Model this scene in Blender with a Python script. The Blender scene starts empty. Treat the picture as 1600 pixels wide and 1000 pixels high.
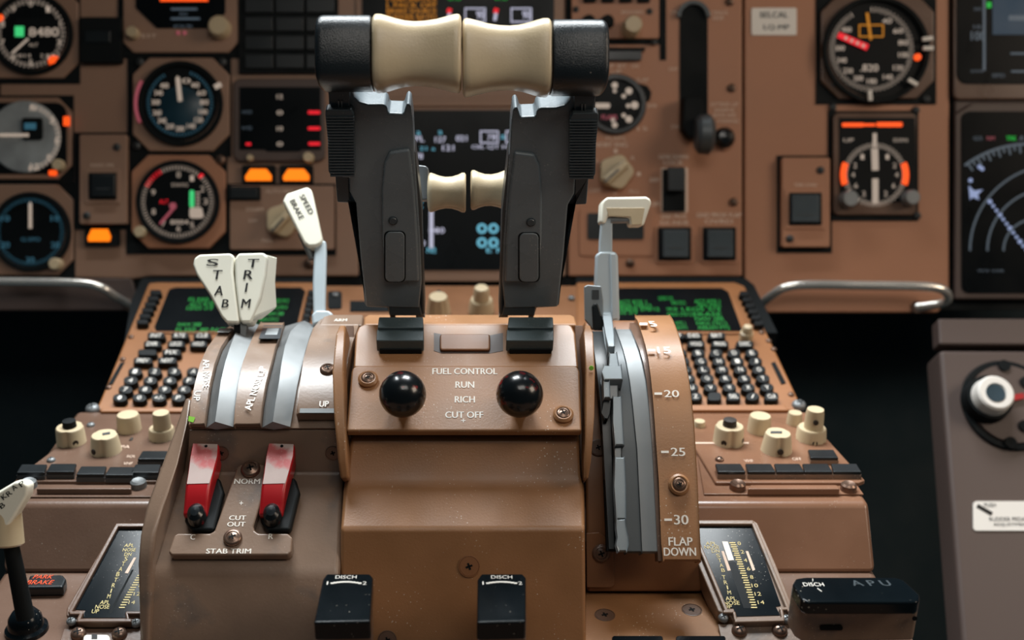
import bpy, math, random
from mathutils import Vector, Matrix
random.seed(7)
S = bpy.context.scene
COL = S.collection
# ------------------------------------------------------------------ camera
FPX = 1778.0; CX = 722.0; CY = 500.0
TH = math.radians(20.9)
CAM = Vector((0, 0, 1.25))
R_ = Vector((1, 0, 0)); F_ = Vector((0, math.cos(TH), -math.sin(TH))); U_ = Vector((0, math.sin(TH), math.cos(TH)))
cd = bpy.data.cameras.new('camera'); cam = bpy.data.objects.new('camera', cd); COL.objects.link(cam)
cam.matrix_world = Matrix.Translation(CAM) @ Matrix((R_, U_, -F_)).transposed().to_4x4()
cd.sensor_width = 36.0; cd.lens = FPX / 1600 * 36; cd.shift_x = (800 - CX) / 1600
cd.clip_start = 0.02; cd.clip_end = 50
cd.dof.use_dof = True; cd.dof.focus_distance = 0.645; cd.dof.aperture_fstop = 5.2; cd.dof.aperture_blades = 9
S.camera = cam
# ------------------------------------------------------------------ world, lights, exposure
w = bpy.data.worlds.new('world'); S.world = w; w.use_nodes = True
w.node_tree.nodes['Background'].inputs[0].default_value = (0.55, 0.75, 0.85, 1)
w.node_tree.nodes['Background'].inputs[1].default_value = 0.04
def area(name, loc, target, size, power, color):
    l = bpy.data.lights.new(name, 'AREA'); l.shape = 'RECTANGLE'; l.size, l.size_y = size; l.energy = power; l.color = color
    o = bpy.data.objects.new(name, l); COL.objects.link(o); o.location = loc
    o.rotation_euler = (Vector(target) - Vector(loc)).to_track_quat('-Z', 'Y').to_euler()
    return o
area('windscreen_light', (-0.05, 1.12, 2.05), (0.0, 0.62, 0.95), (1.0, 0.4), 36, (0.93, 0.98, 1.0))
area('right_side_window_light', (1.35, 0.25, 1.75), (0.25, 0.80, 1.0), (0.6, 0.5), 6.5, (1.0, 0.82, 0.65))
area('lever_fill', (0.12, 0.12, 1.72), (0.05, 0.62, 1.2), (0.5, 0.25), 1.5, (1.0, 0.94, 0.86))  # added fill aimed at the levers, stands for no real lamp
S.view_settings.view_transform = 'Standard'; S.view_settings.look = 'None'
S.view_settings.exposure = 0.12; S.view_settings.gamma = 1.0; S.view_settings.use_curve_mapping = False

# ------------------------------------------------------------------ materials
def lin(c):
    return tuple(((x / 255) / 12.92 if x / 255 <= .04045 else ((x / 255 + .055) / 1.055) ** 2.4) for x in c) + (1,)
def mat(name, rgb, rough=.5, metal=0., noise=.12, nscale=25., bump=.0, bscale=600., dust=0., dscale=160., emit=None, estr=1., spec=.5, coat=0., worn=None):
    m = bpy.data.materials.new(name); m.use_nodes = True; N = m.node_tree.nodes; L = m.node_tree.links
    b = N['Principled BSDF']; b.inputs['Roughness'].default_value = rough; b.inputs['Metallic'].default_value = metal
    b.inputs['Specular IOR Level'].default_value = spec; b.inputs['Coat Weight'].default_value = coat; b.inputs['Coat Roughness'].default_value = .12
    c = lin(rgb)
    tc = N.new('ShaderNodeTexCoord')
    nz = N.new('ShaderNodeTexNoise'); nz.inputs['Scale'].default_value = nscale; nz.inputs['Detail'].default_value = 6
    L.new(tc.outputs['Object'], nz.inputs['Vector'])
    mr = N.new('ShaderNodeMapRange'); mr.inputs[1].default_value = .3; mr.inputs[2].default_value = .7; mr.inputs[3].default_value = 1 - noise; mr.inputs[4].default_value = 1 + noise
    L.new(nz.outputs[0], mr.inputs[0])
    mx = N.new('ShaderNodeMix'); mx.data_type = 'RGBA'; mx.blend_type = 'MULTIPLY'; mx.inputs[0].default_value = 1
    mx.inputs[6].default_value = c; L.new(mr.outputs[0], mx.inputs[7]); out = mx.outputs[2]
    if worn:
        wz = N.new('ShaderNodeTexNoise'); wz.inputs['Scale'].default_value = worn[1]; wz.inputs['Detail'].default_value = 4
        L.new(tc.outputs['Object'], wz.inputs['Vector'])
        wr = N.new('ShaderNodeMapRange'); wr.inputs[1].default_value = worn[2]; wr.inputs[2].default_value = worn[2] + .12; L.new(wz.outputs[0], wr.inputs[0])
        w2 = N.new('ShaderNodeMix'); w2.data_type = 'RGBA'; L.new(wr.outputs[0], w2.inputs[0]); L.new(out, w2.inputs[6]); w2.inputs[7].default_value = lin(worn[0]); out = w2.outputs[2]
    if dust > 0:
        v = N.new('ShaderNodeTexVoronoi'); v.inputs['Scale'].default_value = dscale * 1.7; L.new(tc.outputs['Object'], v.inputs['Vector'])
        n2 = N.new('ShaderNodeTexNoise'); n2.inputs['Scale'].default_value = 28; L.new(tc.outputs['Object'], n2.inputs['Vector'])
        sb = N.new('ShaderNodeMapRange'); sb.inputs[1].default_value = .42; sb.inputs[2].default_value = .75; sb.inputs[3].default_value = .03; sb.inputs[4].default_value = .16 + .16 * dust
        L.new(n2.outputs[0], sb.inputs[0])
        lt = N.new('ShaderNodeMath'); lt.operation = 'LESS_THAN'; L.new(v.outputs['Distance'], lt.inputs[0]); L.new(sb.outputs[0], lt.inputs[1])
        wn = N.new('ShaderNodeSeparateColor'); L.new(v.outputs['Color'], wn.inputs[0])
        g = N.new('ShaderNodeMath'); g.operation = 'GREATER_THAN'; g.inputs[1].default_value = .42; L.new(wn.outputs[0], g.inputs[0])
        ml = N.new('ShaderNodeMath'); ml.operation = 'MULTIPLY'; L.new(lt.outputs[0], ml.inputs[0]); L.new(g.outputs[0], ml.inputs[1])
        m3 = N.new('ShaderNodeMath'); m3.operation = 'MULTIPLY'; m3.inputs[1].default_value = min(1, .75 * dust + .15); L.new(ml.outputs[0], m3.inputs[0])
        dm = N.new('ShaderNodeMix'); dm.data_type = 'RGBA'; L.new(m3.outputs[0], dm.inputs[0]); L.new(out, dm.inputs[6]); dm.inputs[7].default_value = lin((225, 215, 200)); out = dm.outputs[2]
    L.new(out, b.inputs['Base Color'])
    r2 = N.new('ShaderNodeMapRange'); r2.inputs[1].default_value = .3; r2.inputs[2].default_value = .7; r2.inputs[3].default_value = rough * .85; r2.inputs[4].default_value = min(1, rough * 1.2)
    L.new(nz.outputs[0], r2.inputs[0]); L.new(r2.outputs[0], b.inputs['Roughness'])
    if bump > 0:
        bn = N.new('ShaderNodeTexNoise'); bn.inputs['Scale'].default_value = bscale; bn.inputs['Detail'].default_value = 3; L.new(tc.outputs['Object'], bn.inputs['Vector'])
        bp = N.new('ShaderNodeBump'); bp.inputs['Strength'].default_value = bump; bp.inputs['Distance'].default_value = .0006
        L.new(bn.outputs[0], bp.inputs['Height']); L.new(bp.outputs[0], b.inputs['Normal'])
    if emit: b.inputs['Emission Color'].default_value = lin(emit); b.inputs['Emission Strength'].default_value = estr
    return m
M = {}
M['brown'] = mat('brown_paint', (152, 108, 71), .42, coat=.04, dust=.55, dscale=300, bump=.12, bscale=900)
M['browncl'] = mat('clean_brown_paint', (138, 94, 62), .36, bump=.08)
M['browndk'] = mat('dark_brown_paint', (104, 80, 66), .3, coat=.15, bump=.1, dust=.15, dscale=220)
M['taupe'] = mat('taupe_paint', (130, 107, 90), .34, coat=.1, dust=.3, dscale=320, bump=.1, worn=((104, 92, 84), 30, .56))
M['panel'] = mat('panel_paint', (176, 124, 94), .5, noise=.06, nscale=8)
M['panel2'] = mat('panel_paint_shaded', (152, 120, 100), .5, noise=.08, nscale=10)  # panel paint darkened and greyed to carry the weaker left-side light
M['panelb'] = mat('radio_panel_paint', (128, 92, 70), .28, coat=.2, noise=.1, dust=.15, dscale=300)
M['panelg'] = mat('grey_brown_panel', (84, 70, 65), .5, noise=.06, nscale=8)
M['cdu'] = mat('orange_brown_paint', (146, 95, 54), .42, noise=.08)
M['black'] = mat('black_plastic', (22, 28, 31), .35, noise=.15)
M['keyblk'] = mat('black_key', (12, 17, 19), .45, spec=.25)
M['blackm'] = mat('matt_black', (13, 18, 20), .7, noise=.1, spec=.2)
M['void'] = mat('black_void', (34, 50, 56), .9, noise=.05)
M['cap'] = mat('black_leather_cap', (30, 36, 40), .3, bump=.35, bscale=1500, noise=.1, dust=.05, dscale=120)
M['lever'] = mat('dark_grey_lever_paint', (110, 119, 124), .27, noise=.12, dust=.45, dscale=330, bump=.1)
M['leverb'] = mat('black_lever_metal', (64, 73, 78), .32, noise=.12, dust=.12, dscale=240)
M['dustyblk'] = mat('dusty_black_rubber', (66, 80, 84), .5, dust=.7, dscale=420, bump=.2)
M['gloss'] = mat('gloss_black', (14, 19, 22), .24, coat=.25, noise=.02, worn=((150, 14, 24), 110, .60))
M['glossd'] = mat('dusty_gloss_black', (11, 18, 22), .17, noise=.2, dust=.5, dscale=260, spec=.22)
M['cream'] = mat('cream_plastic', (206, 188, 156), .33, noise=.07, nscale=45, bump=.12, bscale=900)
M['white'] = mat('ivory_plastic', (246, 243, 226), .3, noise=.03)
M['knob'] = mat('beige_knob_plastic', (196, 178, 146), .4, noise=.08)
M['kshade'] = mat('dark_knob_recess', (40, 32, 26), .6)
M['silver'] = mat('brushed_silver', (132, 135, 136), .5, metal=.6, noise=.1, nscale=60)
M['grey'] = mat('grey_metal_paint', (120, 124, 126), .35, metal=.4, noise=.1)
M['greyd'] = mat('dark_grey_metal', (76, 80, 82), .4, metal=.4, noise=.1)
M['gateg'] = mat('pale_grey_gate', (138, 146, 150), .42, metal=.25, noise=.12, dust=.1)
M['pale'] = mat('pale_blue_grey_paint', (186, 198, 204), .35, noise=.05)
M['chrome'] = mat('chrome', (240, 236, 228), .22, metal=.75, noise=.04)
M['screw'] = mat('screw_metal', (128, 104, 90), .3, metal=.7)
M['red'] = mat('red_guard_paint', (176, 22, 30), .3, noise=.1, dust=.12, dscale=300, coat=.2)
M['redworn'] = mat('worn_grey_red_top', (178, 158, 152), .4, noise=.1, dust=.2, dscale=330, worn=((190, 96, 96), 55, .54))
M['ink'] = mat('white_lettering', (238, 232, 222), .5, noise=.02)
M['inkbk'] = mat('black_lettering', (20, 20, 20), .5, noise=.02)
M['inky'] = mat('yellow_lettering', (214, 194, 128), .5, noise=.02, emit=(214, 190, 120), estr=.06)
M['inkp'] = mat('pale_panel_lettering', (222, 196, 176), .6, noise=.02, emit=(222, 196, 176), estr=.03)
M['glass'] = mat('screen_glass', (9, 14, 17), .3, noise=.03, spec=.12)
M['dial'] = mat('dial_black', (12, 16, 18), .45, noise=.05, spec=.15)
M['dialb'] = mat('dial_blue', (22, 54, 68), .35, noise=.3, nscale=30)
M['plac'] = mat('placard_white', (240, 234, 226), .6, noise=.03)
M['brightgrey'] = mat('dial_grey_sheen', (150, 156, 158), .4, noise=.3, nscale=40)
M['green_paint'] = mat('green_paint_spot', (120, 180, 50), .5)
def em(name, rgb, s): M[name] = mat(name, tuple(int(x * .3) for x in rgb), .5, noise=.0, emit=rgb, estr=s)
em('e_amber', (255, 122, 12), 1.3); em('e_orange', (255, 84, 22), 1.1); em('e_red', (235, 28, 44), .9); em('e_green', (0, 190, 62), .65)
em('e_greend', (0, 130, 40), .5); em('e_cyan', (110, 190, 215), .75); em('e_white', (205, 205, 228), .7); em('e_cream', (226, 205, 186), .45)
em('e_yel', (222, 140, 26), .55); em('e_blue', (20, 60, 84), .45); em('e_mint', (70, 220, 130), .75); em('e_grey', (90, 104, 116), .5); em('e_vio', (150, 165, 205), .75)
em('e_dblue', (60, 110, 130), .5); em('e_pink', (205, 100, 115), .4)

# ------------------------------------------------------------------ frames
def ray(px, py): return F_ + R_ * ((px - CX) / FPX) - U_ * ((py - CY) / FPX)
def P(px, py, d): return CAM + ray(px, py) * d
class PL:                                   # a plane in the world with an origin; pixels of the photograph are cast onto it
    def __init__(s, o, u, v):
        s.o = o.copy(); s.u = u.normalized(); s.v = (v - s.u * v.dot(s.u)).normalized(); s.n = s.u.cross(s.v)
        s.k = (o - CAM).dot(F_) / FPX
    def w(s, px, py, h=0.):                 # world point on the plane raised by h units
        D = ray(px, py); o = s.o + s.n * (h * s.k)
        return CAM + D * ((o - CAM).dot(s.n) / D.dot(s.n))
    def at(s, px, py, h=0.): return PL(s.w(px, py, h), s.u, s.v)
    def mtx(s): return Matrix.Translation(s.o) @ Matrix((s.u, s.v, s.n)).transposed().to_4x4()
def FP(px, py, d): return PL(P(px, py, d), R_, U_)
def PL3(a, b, c): return PL(a, b - a, c - a)

# ------------------------------------------------------------------ mesh builder (world coordinates)
_txt = {}
def text_mesh(t):
    if t not in _txt:
        c = bpy.data.curves.new('t', 'FONT'); c.body = t; c.size = 1; c.resolution_u = 3; c.offset = 0
        o = bpy.data.objects.new('t', c); me = bpy.data.meshes.new_from_object(o)
        vs = [v.co.copy() for v in me.vertices]; fs = [tuple(p.vertices) for p in me.polygons]
        bpy.data.objects.remove(o); bpy.data.curves.remove(c); bpy.data.meshes.remove(me)
        x0 = min(v.x for v in vs); x1 = max(v.x for v in vs); y0 = min(v.y for v in vs); y1 = max(v.y for v in vs)
        vs = [Vector(((v.x - (x0 + x1) / 2) / max(x1 - x0, .01), (v.y - (y0 + y1) / 2) / max(y1 - y0, .01), 0)) for v in vs]
        _txt[t] = (vs, fs)
    return _txt[t]
class MB:
    def __init__(s): s.v = []; s.f = []; s.mi = []; s.m = 0
    def add(s, vs, fs):
        b = len(s.v); s.v += [Vector(x) for x in vs]; s.f += [tuple(i + b for i in f) for f in fs]; s.mi += [s.m] * len(fs); return s
    def bridge(s, A, B, cap=True):
        n = len(A); fs = [(i, (i + 1) % n, n + (i + 1) % n, n + i) for i in range(n)]
        if cap: fs += [tuple(reversed(range(n))), tuple(range(n, 2 * n))]
        return s.add(list(A) + list(B), fs)
    def prism(s, pl, pts, h0, h1, taper=0):
        T = [pl.w(x, y, h1) for x, y in pts]; a = sum(((T[i] - T[0]).cross(T[i + 1] - T[0]) for i in range(1, len(T) - 1)), Vector())
        if a.dot(pl.n) < 0: T.reverse()
        B = [t - pl.n * ((h1 - h0) * pl.k) for t in T]
        if taper:
            c = sum(B, Vector()) / len(B); B = [c + (b - c) * (1 + taper) for b in B]
        return s.bridge(B, T)
    def box(s, pl, x0, y0, x1, y1, h0, h1, r=0, taper=0): return s.prism(pl, rr(x0, y0, x1, y1, r), h0, h1, taper)
    def lathe(s, pl, px, py, prof, h=0, seg=28, ex=1., ey=1.):
        return s.rev(pl.w(px, py, h) - pl.n * (h * pl.k), pl.n, pl.u, [(r * pl.k, t * pl.k) for r, t in prof], seg, ex, ey)
    def rev(s, c, ax, u, prof, seg=28, ex=1., ey=1.):
        ax = ax.normalized(); u = (u - ax * u.dot(ax)).normalized(); v = ax.cross(u); vs = []; fs = []
        for r, t in prof:
            for i in range(seg):
                a = 2 * math.pi * i / seg; vs.append(c + ax * t + u * (r * math.cos(a) * ex) + v * (r * math.sin(a) * ey))
        for j in range(len(prof) - 1):
            for i in range(seg):
                k = (i + 1) % seg; fs.append((j * seg + i, j * seg + k, (j + 1) * seg + k, (j + 1) * seg + i))
        fs += [tuple(reversed(range(seg))), tuple((len(prof) - 1) * seg + i for i in range(seg))]
        return s.add(vs, fs)
    def ring(s, pl, px, py, r0, r1, h0, h1, seg=40, a0=0, a1=360):
        k = pl.k; c = pl.w(px, py, h1) - pl.n * (h1 * k); full = abs(a1 - a0) >= 360; n = seg if full else seg + 1; vs = []; fs = []
        for i in range(n):
            a = math.radians(a0 + (a1 - a0) * i / seg); d = pl.u * math.cos(a) + pl.v * math.sin(a)
            vs += [c + d * (r0 * k) + pl.n * (h0 * k), c + d * (r0 * k) + pl.n * (h1 * k), c + d * (r1 * k) + pl.n * (h1 * k), c + d * (r1 * k) + pl.n * (h0 * k)]
        for i in range(seg):
            j = (i + 1) % n
            for q in range(4): fs.append((i * 4 + q, i * 4 + (q + 1) % 4, j * 4 + (q + 1) % 4, j * 4 + q))
        if not full: fs += [(3, 2, 1, 0), tuple((n - 1) * 4 + q for q in range(4))]
        return s.add(vs, fs)
    def tube(s, pts, r, seg=12):
        pts = [Vector(p) for p in pts]; n = len(pts); rs = r if isinstance(r, (list, tuple)) else [r] * n; vs = []; fs = []; pu = None
        for i, p in enumerate(pts):
            t = (pts[min(i + 1, n - 1)] - pts[max(i - 1, 0)]).normalized()
            if pu is None: pu = t.orthogonal()
            pu = (pu - t * pu.dot(t)).normalized(); pv = t.cross(pu)
            for k in range(seg):
                a = 2 * math.pi * k / seg; vs.append(p + (pu * math.cos(a) + pv * math.sin(a)) * rs[i])
        for i in range(n - 1):
            for k in range(seg):
                l = (k + 1) % seg; fs.append((i * seg + k, i * seg + l, (i + 1) * seg + l, (i + 1) * seg + k))
        fs += [tuple(reversed(range(seg))), tuple((n - 1) * seg + k for k in range(seg))]
        return s.add(vs, fs)
    def text(s, pl, t, px, py, wpx, hpx, h=.6, rot=0, shear=0):
        vs, fs = text_mesh(t); c = pl.w(px, py, h)
        W = (pl.w(px + wpx / 2, py, h) - pl.w(px - wpx / 2, py, h)).length; H = (pl.w(px, py + hpx / 2, h) - pl.w(px, py - hpx / 2, h)).length
        if rot and abs(abs(rot) - 90) < 30:
            W = (pl.w(px, py + wpx / 2, h) - pl.w(px, py - wpx / 2, h)).length; H = (pl.w(px + hpx / 2, py, h) - pl.w(px - hpx / 2, py, h)).length
        a = math.radians(rot); ca, sa = math.cos(a), math.sin(a); o = []
        for q in vs:
            x = q.x * W + q.y * H * shear; y = q.y * H; o.append(c + pl.u * (x * ca - y * sa) + pl.v * (x * sa + y * ca))
        s.add(o, fs)
        if min(hpx, wpx) < 7: return s
        # second pass a hair to the side thickens the strokes
        e = (pl.u * ca + pl.v * sa) * (H * .055) + pl.n * (.00002)
        return s.add([q + e for q in o], fs)
    def line(s, pl, x0, y0, x1, y1, wd, h0=.3, h1=1.):
        a = math.atan2(y1 - y0, x1 - x0); nx, ny = -math.sin(a) * wd / 2, math.cos(a) * wd / 2
        return s.prism(pl, [(x0 + nx, y0 + ny), (x1 + nx, y1 + ny), (x1 - nx, y1 - ny), (x0 - nx, y0 - ny)], h0, h1)
    def strip(s, rows, h0, h1):             # a band that follows a drum: rows of (x left, x right, y, depth); h in metres
        out = []
        for side in (0, 1):
            c = [P(r[side], r[2], r[3]) for r in rows]; X = c[len(c) // 2].x; lo = []; hi = []
            for i, p in enumerate(c):
                t = c[min(i + 1, len(c) - 1)] - c[max(i - 1, 0)]; n = Vector((0, -t.z, t.y)).normalized()
                if n.dot(CAM - p) < 0: n = -n
                hi.append(p + n * h1); lo.append(p + n * h0)
            out.append(hi + lo[::-1])
        m = len(rows); L, Rr = out; n = 2 * m
        fs = [(i, (i + 1) % n, n + (i + 1) % n, n + i) for i in range(n)]
        for i in range(m - 1): fs += [(i, i + 1, n - 2 - i, n - 1 - i), (n + i, 2 * n - 1 - i, 2 * n - 2 - i, n + i + 1)]
        return s.add(L + Rr, fs)
def rr(x0, y0, x1, y1, r=0, n=4):
    if r <= 0: return [(x0, y1), (x1, y1), (x1, y0), (x0, y0)]
    o = []
    for cx, cy, a in ((x1 - r, y0 + r, -90), (x1 - r, y1 - r, 0), (x0 + r, y1 - r, 90), (x0 + r, y0 + r, 180)):
        for i in range(n + 1):
            t = math.radians(a + 90 * i / n); o.append((cx + r * math.cos(t), cy + r * math.sin(t)))
    return o
def sph(r, n=8, z=0, a0=-90): return [(max(r * math.cos(math.radians(a0 + (90 - a0) * i / n)), .01), z + r * math.sin(math.radians(a0 + (90 - a0) * i / n))) for i in range(n + 1)]

# ------------------------------------------------------------------ objects
WM = {}
def link(name, data, mw, parent):
    o = bpy.data.objects.new(name, data); COL.objects.link(o)
    if parent is None: o.matrix_world = mw
    else: o.parent = parent; o.matrix_parent_inverse = Matrix(); o.matrix_basis = WM[parent.name].inverted() @ mw
    WM[o.name] = mw; return o
def tag(o, label, cat, group=None):
    o['label'] = label; o['category'] = cat
    if group: o['group'] = group
    return o
def thing(name, label, cat, pl, group=None):
    o = link(name, None, pl.mtx(), None); o.empty_display_size = .01; return tag(o, label, cat, group)
class Part:                                  # the first mesh becomes the part, the following ones its sub-parts
    def __init__(s, owner, name, label=None): s.owner = owner; s.nm = name; s.label = label; s.o = None
def obj(name, mb, m, parent=None, pl=None, bev=0, seg=2, ang=32):
    if isinstance(parent, Part):
        if parent.o is None:
            parent.o = obj(parent.nm, mb, m, parent.owner, pl, bev, seg, ang)
            if parent.label: parent.o['label'] = parent.label
            return parent.o
        parent = parent.o
    mw = WM[parent.name] if parent else (pl.mtx() if pl else Matrix.Translation(sum(mb.v, Vector()) / len(mb.v)))
    inv = mw.inverted(); me = bpy.data.meshes.new(name); me.from_pydata([inv @ v for v in mb.v], [], mb.f)
    for x in (m if isinstance(m, (list, tuple)) else [m]): me.materials.append(M[x])
    me.polygons.foreach_set('material_index', mb.mi)
    me.polygons.foreach_set('use_smooth', [True] * len(me.polygons)); me.set_sharp_from_angle(angle=math.radians(ang)); me.update()
    o = link(name, me, mw, parent)
    if name in ('white_readouts', 'blue_readouts', 'lettering', 'markings', 'symbols', 'red_marks', 'scale_markings', 'green_text', 'amber_lines', 'numerals', 'range_arcs', 'track_line', 'lit_marks'): o['kind'] = 'stuff'
    if bev > 0:
        b = o.modifiers.new('bevel', 'BEVEL'); b.width = bev; b.segments = seg; b.limit_method = 'ANGLE'; b.angle_limit = math.radians(ang); b.harden_normals = True
    return o
def struct(name, mb, m, parent=None, **k):
    o = obj(name, mb, m, parent, **k)
    if parent is None: o['kind'] = 'structure'
    return o
_scr = {}
def screw(parent, pl, px, py, r=14, h=0, kind='dome', m='screw', cr='blackm', name='screw'):
    key = (kind, m)
    if key not in _scr:
        q = PL(Vector((0, 0, 0)), Vector((1, 0, 0)), Vector((0, 1, 0))); q.k = 1.
        b = MB(); ax = Vector((0, 0, 1)); u = Vector((1, 0, 0)); c = Vector((0, 0, 0))
        if kind == 'dome': b.rev(c, ax, u, [(1, 0), (1, .25), (.86, .42), (.66, .46), (.62, .36), (.56, .38), (.3, .5), (.01, .53)], 22)
        elif kind == 'round': b.rev(c, ax, u, [(1, -.1), (1, .2), (.85, .5), (.5, .72), (.01, .8)], 20)
        else: b.rev(c, ax, u, [(1, 0), (1, .04), (.93, .05), (.90, -.03), (.87, .04), (.01, .05)], 26)
        b.m = 1; z = {'dome': .54, 'round': .8, 'flat': .08}[kind]; s = {'dome': .36, 'round': .5, 'flat': .32}[kind]
        for a in (0.35, .35 + math.pi / 2):
            d = Vector((math.cos(a), math.sin(a), 0)); e = Vector((-d.y, d.x, 0)) * .09
            b.bridge([d * s + e + ax * (z - .25), -d * s + e + ax * (z - .25), -d * s - e + ax * (z - .25), d * s - e + ax * (z - .25)],
                     [d * s + e + ax * z, -d * s + e + ax * z, -d * s - e + ax * z, d * s - e + ax * z])
        me = bpy.data.meshes.new(name); me.from_pydata(b.v, [], b.f); me.materials.append(M[m]); me.materials.append(M[cr])
        me.polygons.foreach_set('material_index', b.mi); me.polygons.foreach_set('use_smooth', [True] * len(me.polygons)); me.set_sharp_from_angle(angle=math.radians(40)); _scr[key] = me
    q = pl.at(px, py, h); return link(name, _scr[key], q.mtx() @ Matrix.Diagonal((r * pl.k, r * pl.k, r * pl.k, 1)), parent)

# ================================================================== STRUCTURE
MP = FP(722, 300, .98)                       # face of the main instrument panel
b = MB().box(MP, -420, -260, 1900, 484, -60, -8); wall = struct('wall_front', b, 'blackm', pl=MP)
def panel(pts, m, h1=0, h0=-8, bev=.002): return obj('panel', MB().prism(MP, pts, h0, h1), m, wall, bev=bev)
panel([(-420, -260), (-4, -260), (-4, 434), (205, 434), (222, 486), (-420, 486)], 'panelg')
panel([(-1, -260), (560, -260), (560, 432), (232, 432), (208, 436), (-1, 432)], 'panel2')
panel([(565, -260), (884, -260), (884, 432), (565, 432)], 'panel2', -2)
panel([(888, -260), (1160, -260), (1160, 432), (888, 432)], 'panel')
panel([(1163, -260), (1484, -260), (1484, 462), (1466, 489), (1185, 489), (1163, 440)], 'panel')
panel([(1492, -260), (1900, -260), (1900, 462), (1492, 462)], 'panelg')
b = MB().bridge([Vector((x, y, -.6)) for x, y in ((-2.2, -1.2), (2.2, -1.2), (2.2, 2.2), (-2.2, 2.2))], [Vector((x, y, -.5)) for x, y in ((-2.2, -1.2), (2.2, -1.2), (2.2, 2.2), (-2.2, 2.2))])
for i in range(len(b.v)): b.v[i].z += .95
struct('floor', b, 'void')
# footwell bulkhead under the panel
b = MB().box(FP(722, 700, 1.16), -900, 380, 2500, 1700, -20, 0); struct('wall_footwell', b, 'void')
# right side console face
SC = PL3(P(1466, 497, .93), P(1720, 497, .93), P(1466, 900, .845)); SC = PL(SC.o, SC.u, -SC.v)
b = MB().prism(SC, [(1466, 497), (1820, 497), (1820, 572 - 32), (1468, 538)], -30, 0); rc = struct('wall_right', b, 'panelg', pl=SC, bev=.002)
obj('panel', MB().prism(SC, [(1468, 546), (1820, 548), (1880, 1200), (1520, 1200)], -60, 0), 'panelg', rc, bev=.004)

gs = MP.w(722, -260, 0); b = MB()
A_ = [Vector((-1.3, gs.y - .10, gs.z + .01)), Vector((-1.3, gs.y - .115, gs.z + .03)), Vector((-1.3, gs.y - .10, gs.z + .05)), Vector((-1.3, gs.y + .2, gs.z + .07)), Vector((-1.3, gs.y + .2, gs.z + .01))]
b.bridge(A_, [v + Vector((2.9, 0, 0)) for v in A_]); struct('trim_1', b, 'blackm', bev=.004)   # glareshield over the panel, just above the frame

# ================================================================== GAUGES ON THE MAIN PANEL
def plate(t, x0, y0, x1, y1, ch, h1, m='panel2', name='mounting_plate'):
    obj('shadow_sheet', MB().box(MP, x0 - 8, y0 - 3, x1 + 3, y1 + 9, 0, 2), 'blackm', t)  # plate's shadow put in as a black sheet, offset left and down
    return obj(name, MB().prism(MP, [(x0 + ch, y0), (x1 - ch, y0), (x1, y0 + ch), (x1, y1 - ch), (x1 - ch, y1), (x0 + ch, y1), (x0, y1 - ch), (x0, y0 + ch)], 0, h1), m, t, bev=.0012)
def bezel(t, x, y, r, h, m='blackm', face='dial'):
    obj('bezel', MB().ring(MP, x, y, r - 7, r, h - 2, h + 8), m, t, bev=.0006)
    return obj('dial_face', MB().lathe(MP, x, y, [(r - 5, h - 2), (r - 5, h + 1), (.1, h + 1)], seg=40), face, t)
def ticks(b, x, y, r0, r1, a0, a1, n, wd, h):
    for i in range(n):
        a = math.radians(a0 + (a1 - a0) * i / max(n - 1, 1)); c, s_ = math.sin(a), -math.cos(a)
        b.line(MP, x + c * r0, y + s_ * r0, x + c * r1, y + s_ * r1, wd, h, h + .5)
def nums(b, x, y, r, lst, hh, h, ww=None):
    for a, t in lst:
        q = math.radians(a); b.text(MP, t, x + r * math.sin(q), y - r * math.cos(q), ww or hh * .7 * len(t), hh, h)
def needle(t, x, y, a, L, wd, h, m='e_cream', tail=0, name='needle'):
    q = math.radians(a); c, s_ = math.sin(q), -math.cos(q); nx, ny = -s_, c
    pts = [(x - c * tail + nx * wd / 2, y - s_ * tail + ny * wd / 2), (x + c * L * .9 + nx * wd / 2, y + s_ * L * .9 + ny * wd / 2), (x + c * L, y + s_ * L), (x + c * L * .9 - nx * wd / 2, y + s_ * L * .9 - ny * wd / 2), (x - c * tail - nx * wd / 2, y - s_ * tail - ny * wd / 2)]
    obj(name, MB().prism(MP, pts, h, h + 1.5), m, t)
def gthing(label, x, y, name='round_gauge', cat='gauge', group=None): return thing(name, label, cat, MP.at(x, y), group)
def mknob(t, x, y, r, h0, h1, m='knob', name='knob'): return obj(name, MB().lathe(MP, x, y, [(r * 1.05, h0), (r, h1 - r * .25), (r * .85, h1), (.1, h1)], h=h1, seg=24), m, t)

# altimeter top left
t = gthing('altimeter at the top left corner with lit green window and orange lamp', 52, 60, 'altimeter')
plate(t, -30, -20, 122, 122, 24, 6); bezel(t, 48, 52, 64, 6)
b = MB(); ticks(b, 48, 52, 46, 54, 0, 360, 50, 1.3, 8); nums(b, 48, 52, 46, [(0, '0'), (36, '1'), (72, '2'), (108, '3'), (144, '4'), (180, '5'), (216, '6'), (252, '7'), (288, '8'), (324, '9')], 9, 8)
b.text(MP, 'ALT', 52, 70, 14, 5, 8); b.text(MP, '2 9 9 2', 78, 87, 30, 5, 8); b.text(MP, '1013', 36, 87, 24, 5, 8); obj('markings', b, 'e_cream', t)
obj('digit_window', MB().box(MP, 24, 29, 92, 58, 7, 9), 'blackm', t); obj('green_flag', MB().box(MP, 23, 41, 37, 57, 9, 10), 'e_mint', t)
b = MB().text(MP, '8480', 68, 50, 46, 14, 9.6); obj('digits', b, 'e_cream', t); needle(t, 44, 60, 228, 36, 3, 9, 'e_cream')
obj('warning_lamp', MB().lathe(MP, 88, 98, [(9, 8), (8, 13), (.1, 15)]), 'e_orange', t); obj('red_lamp', MB().lathe(MP, 3, 30, [(6, 8), (5, 12), (.1, 13)]), 'e_orange', t)
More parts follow.
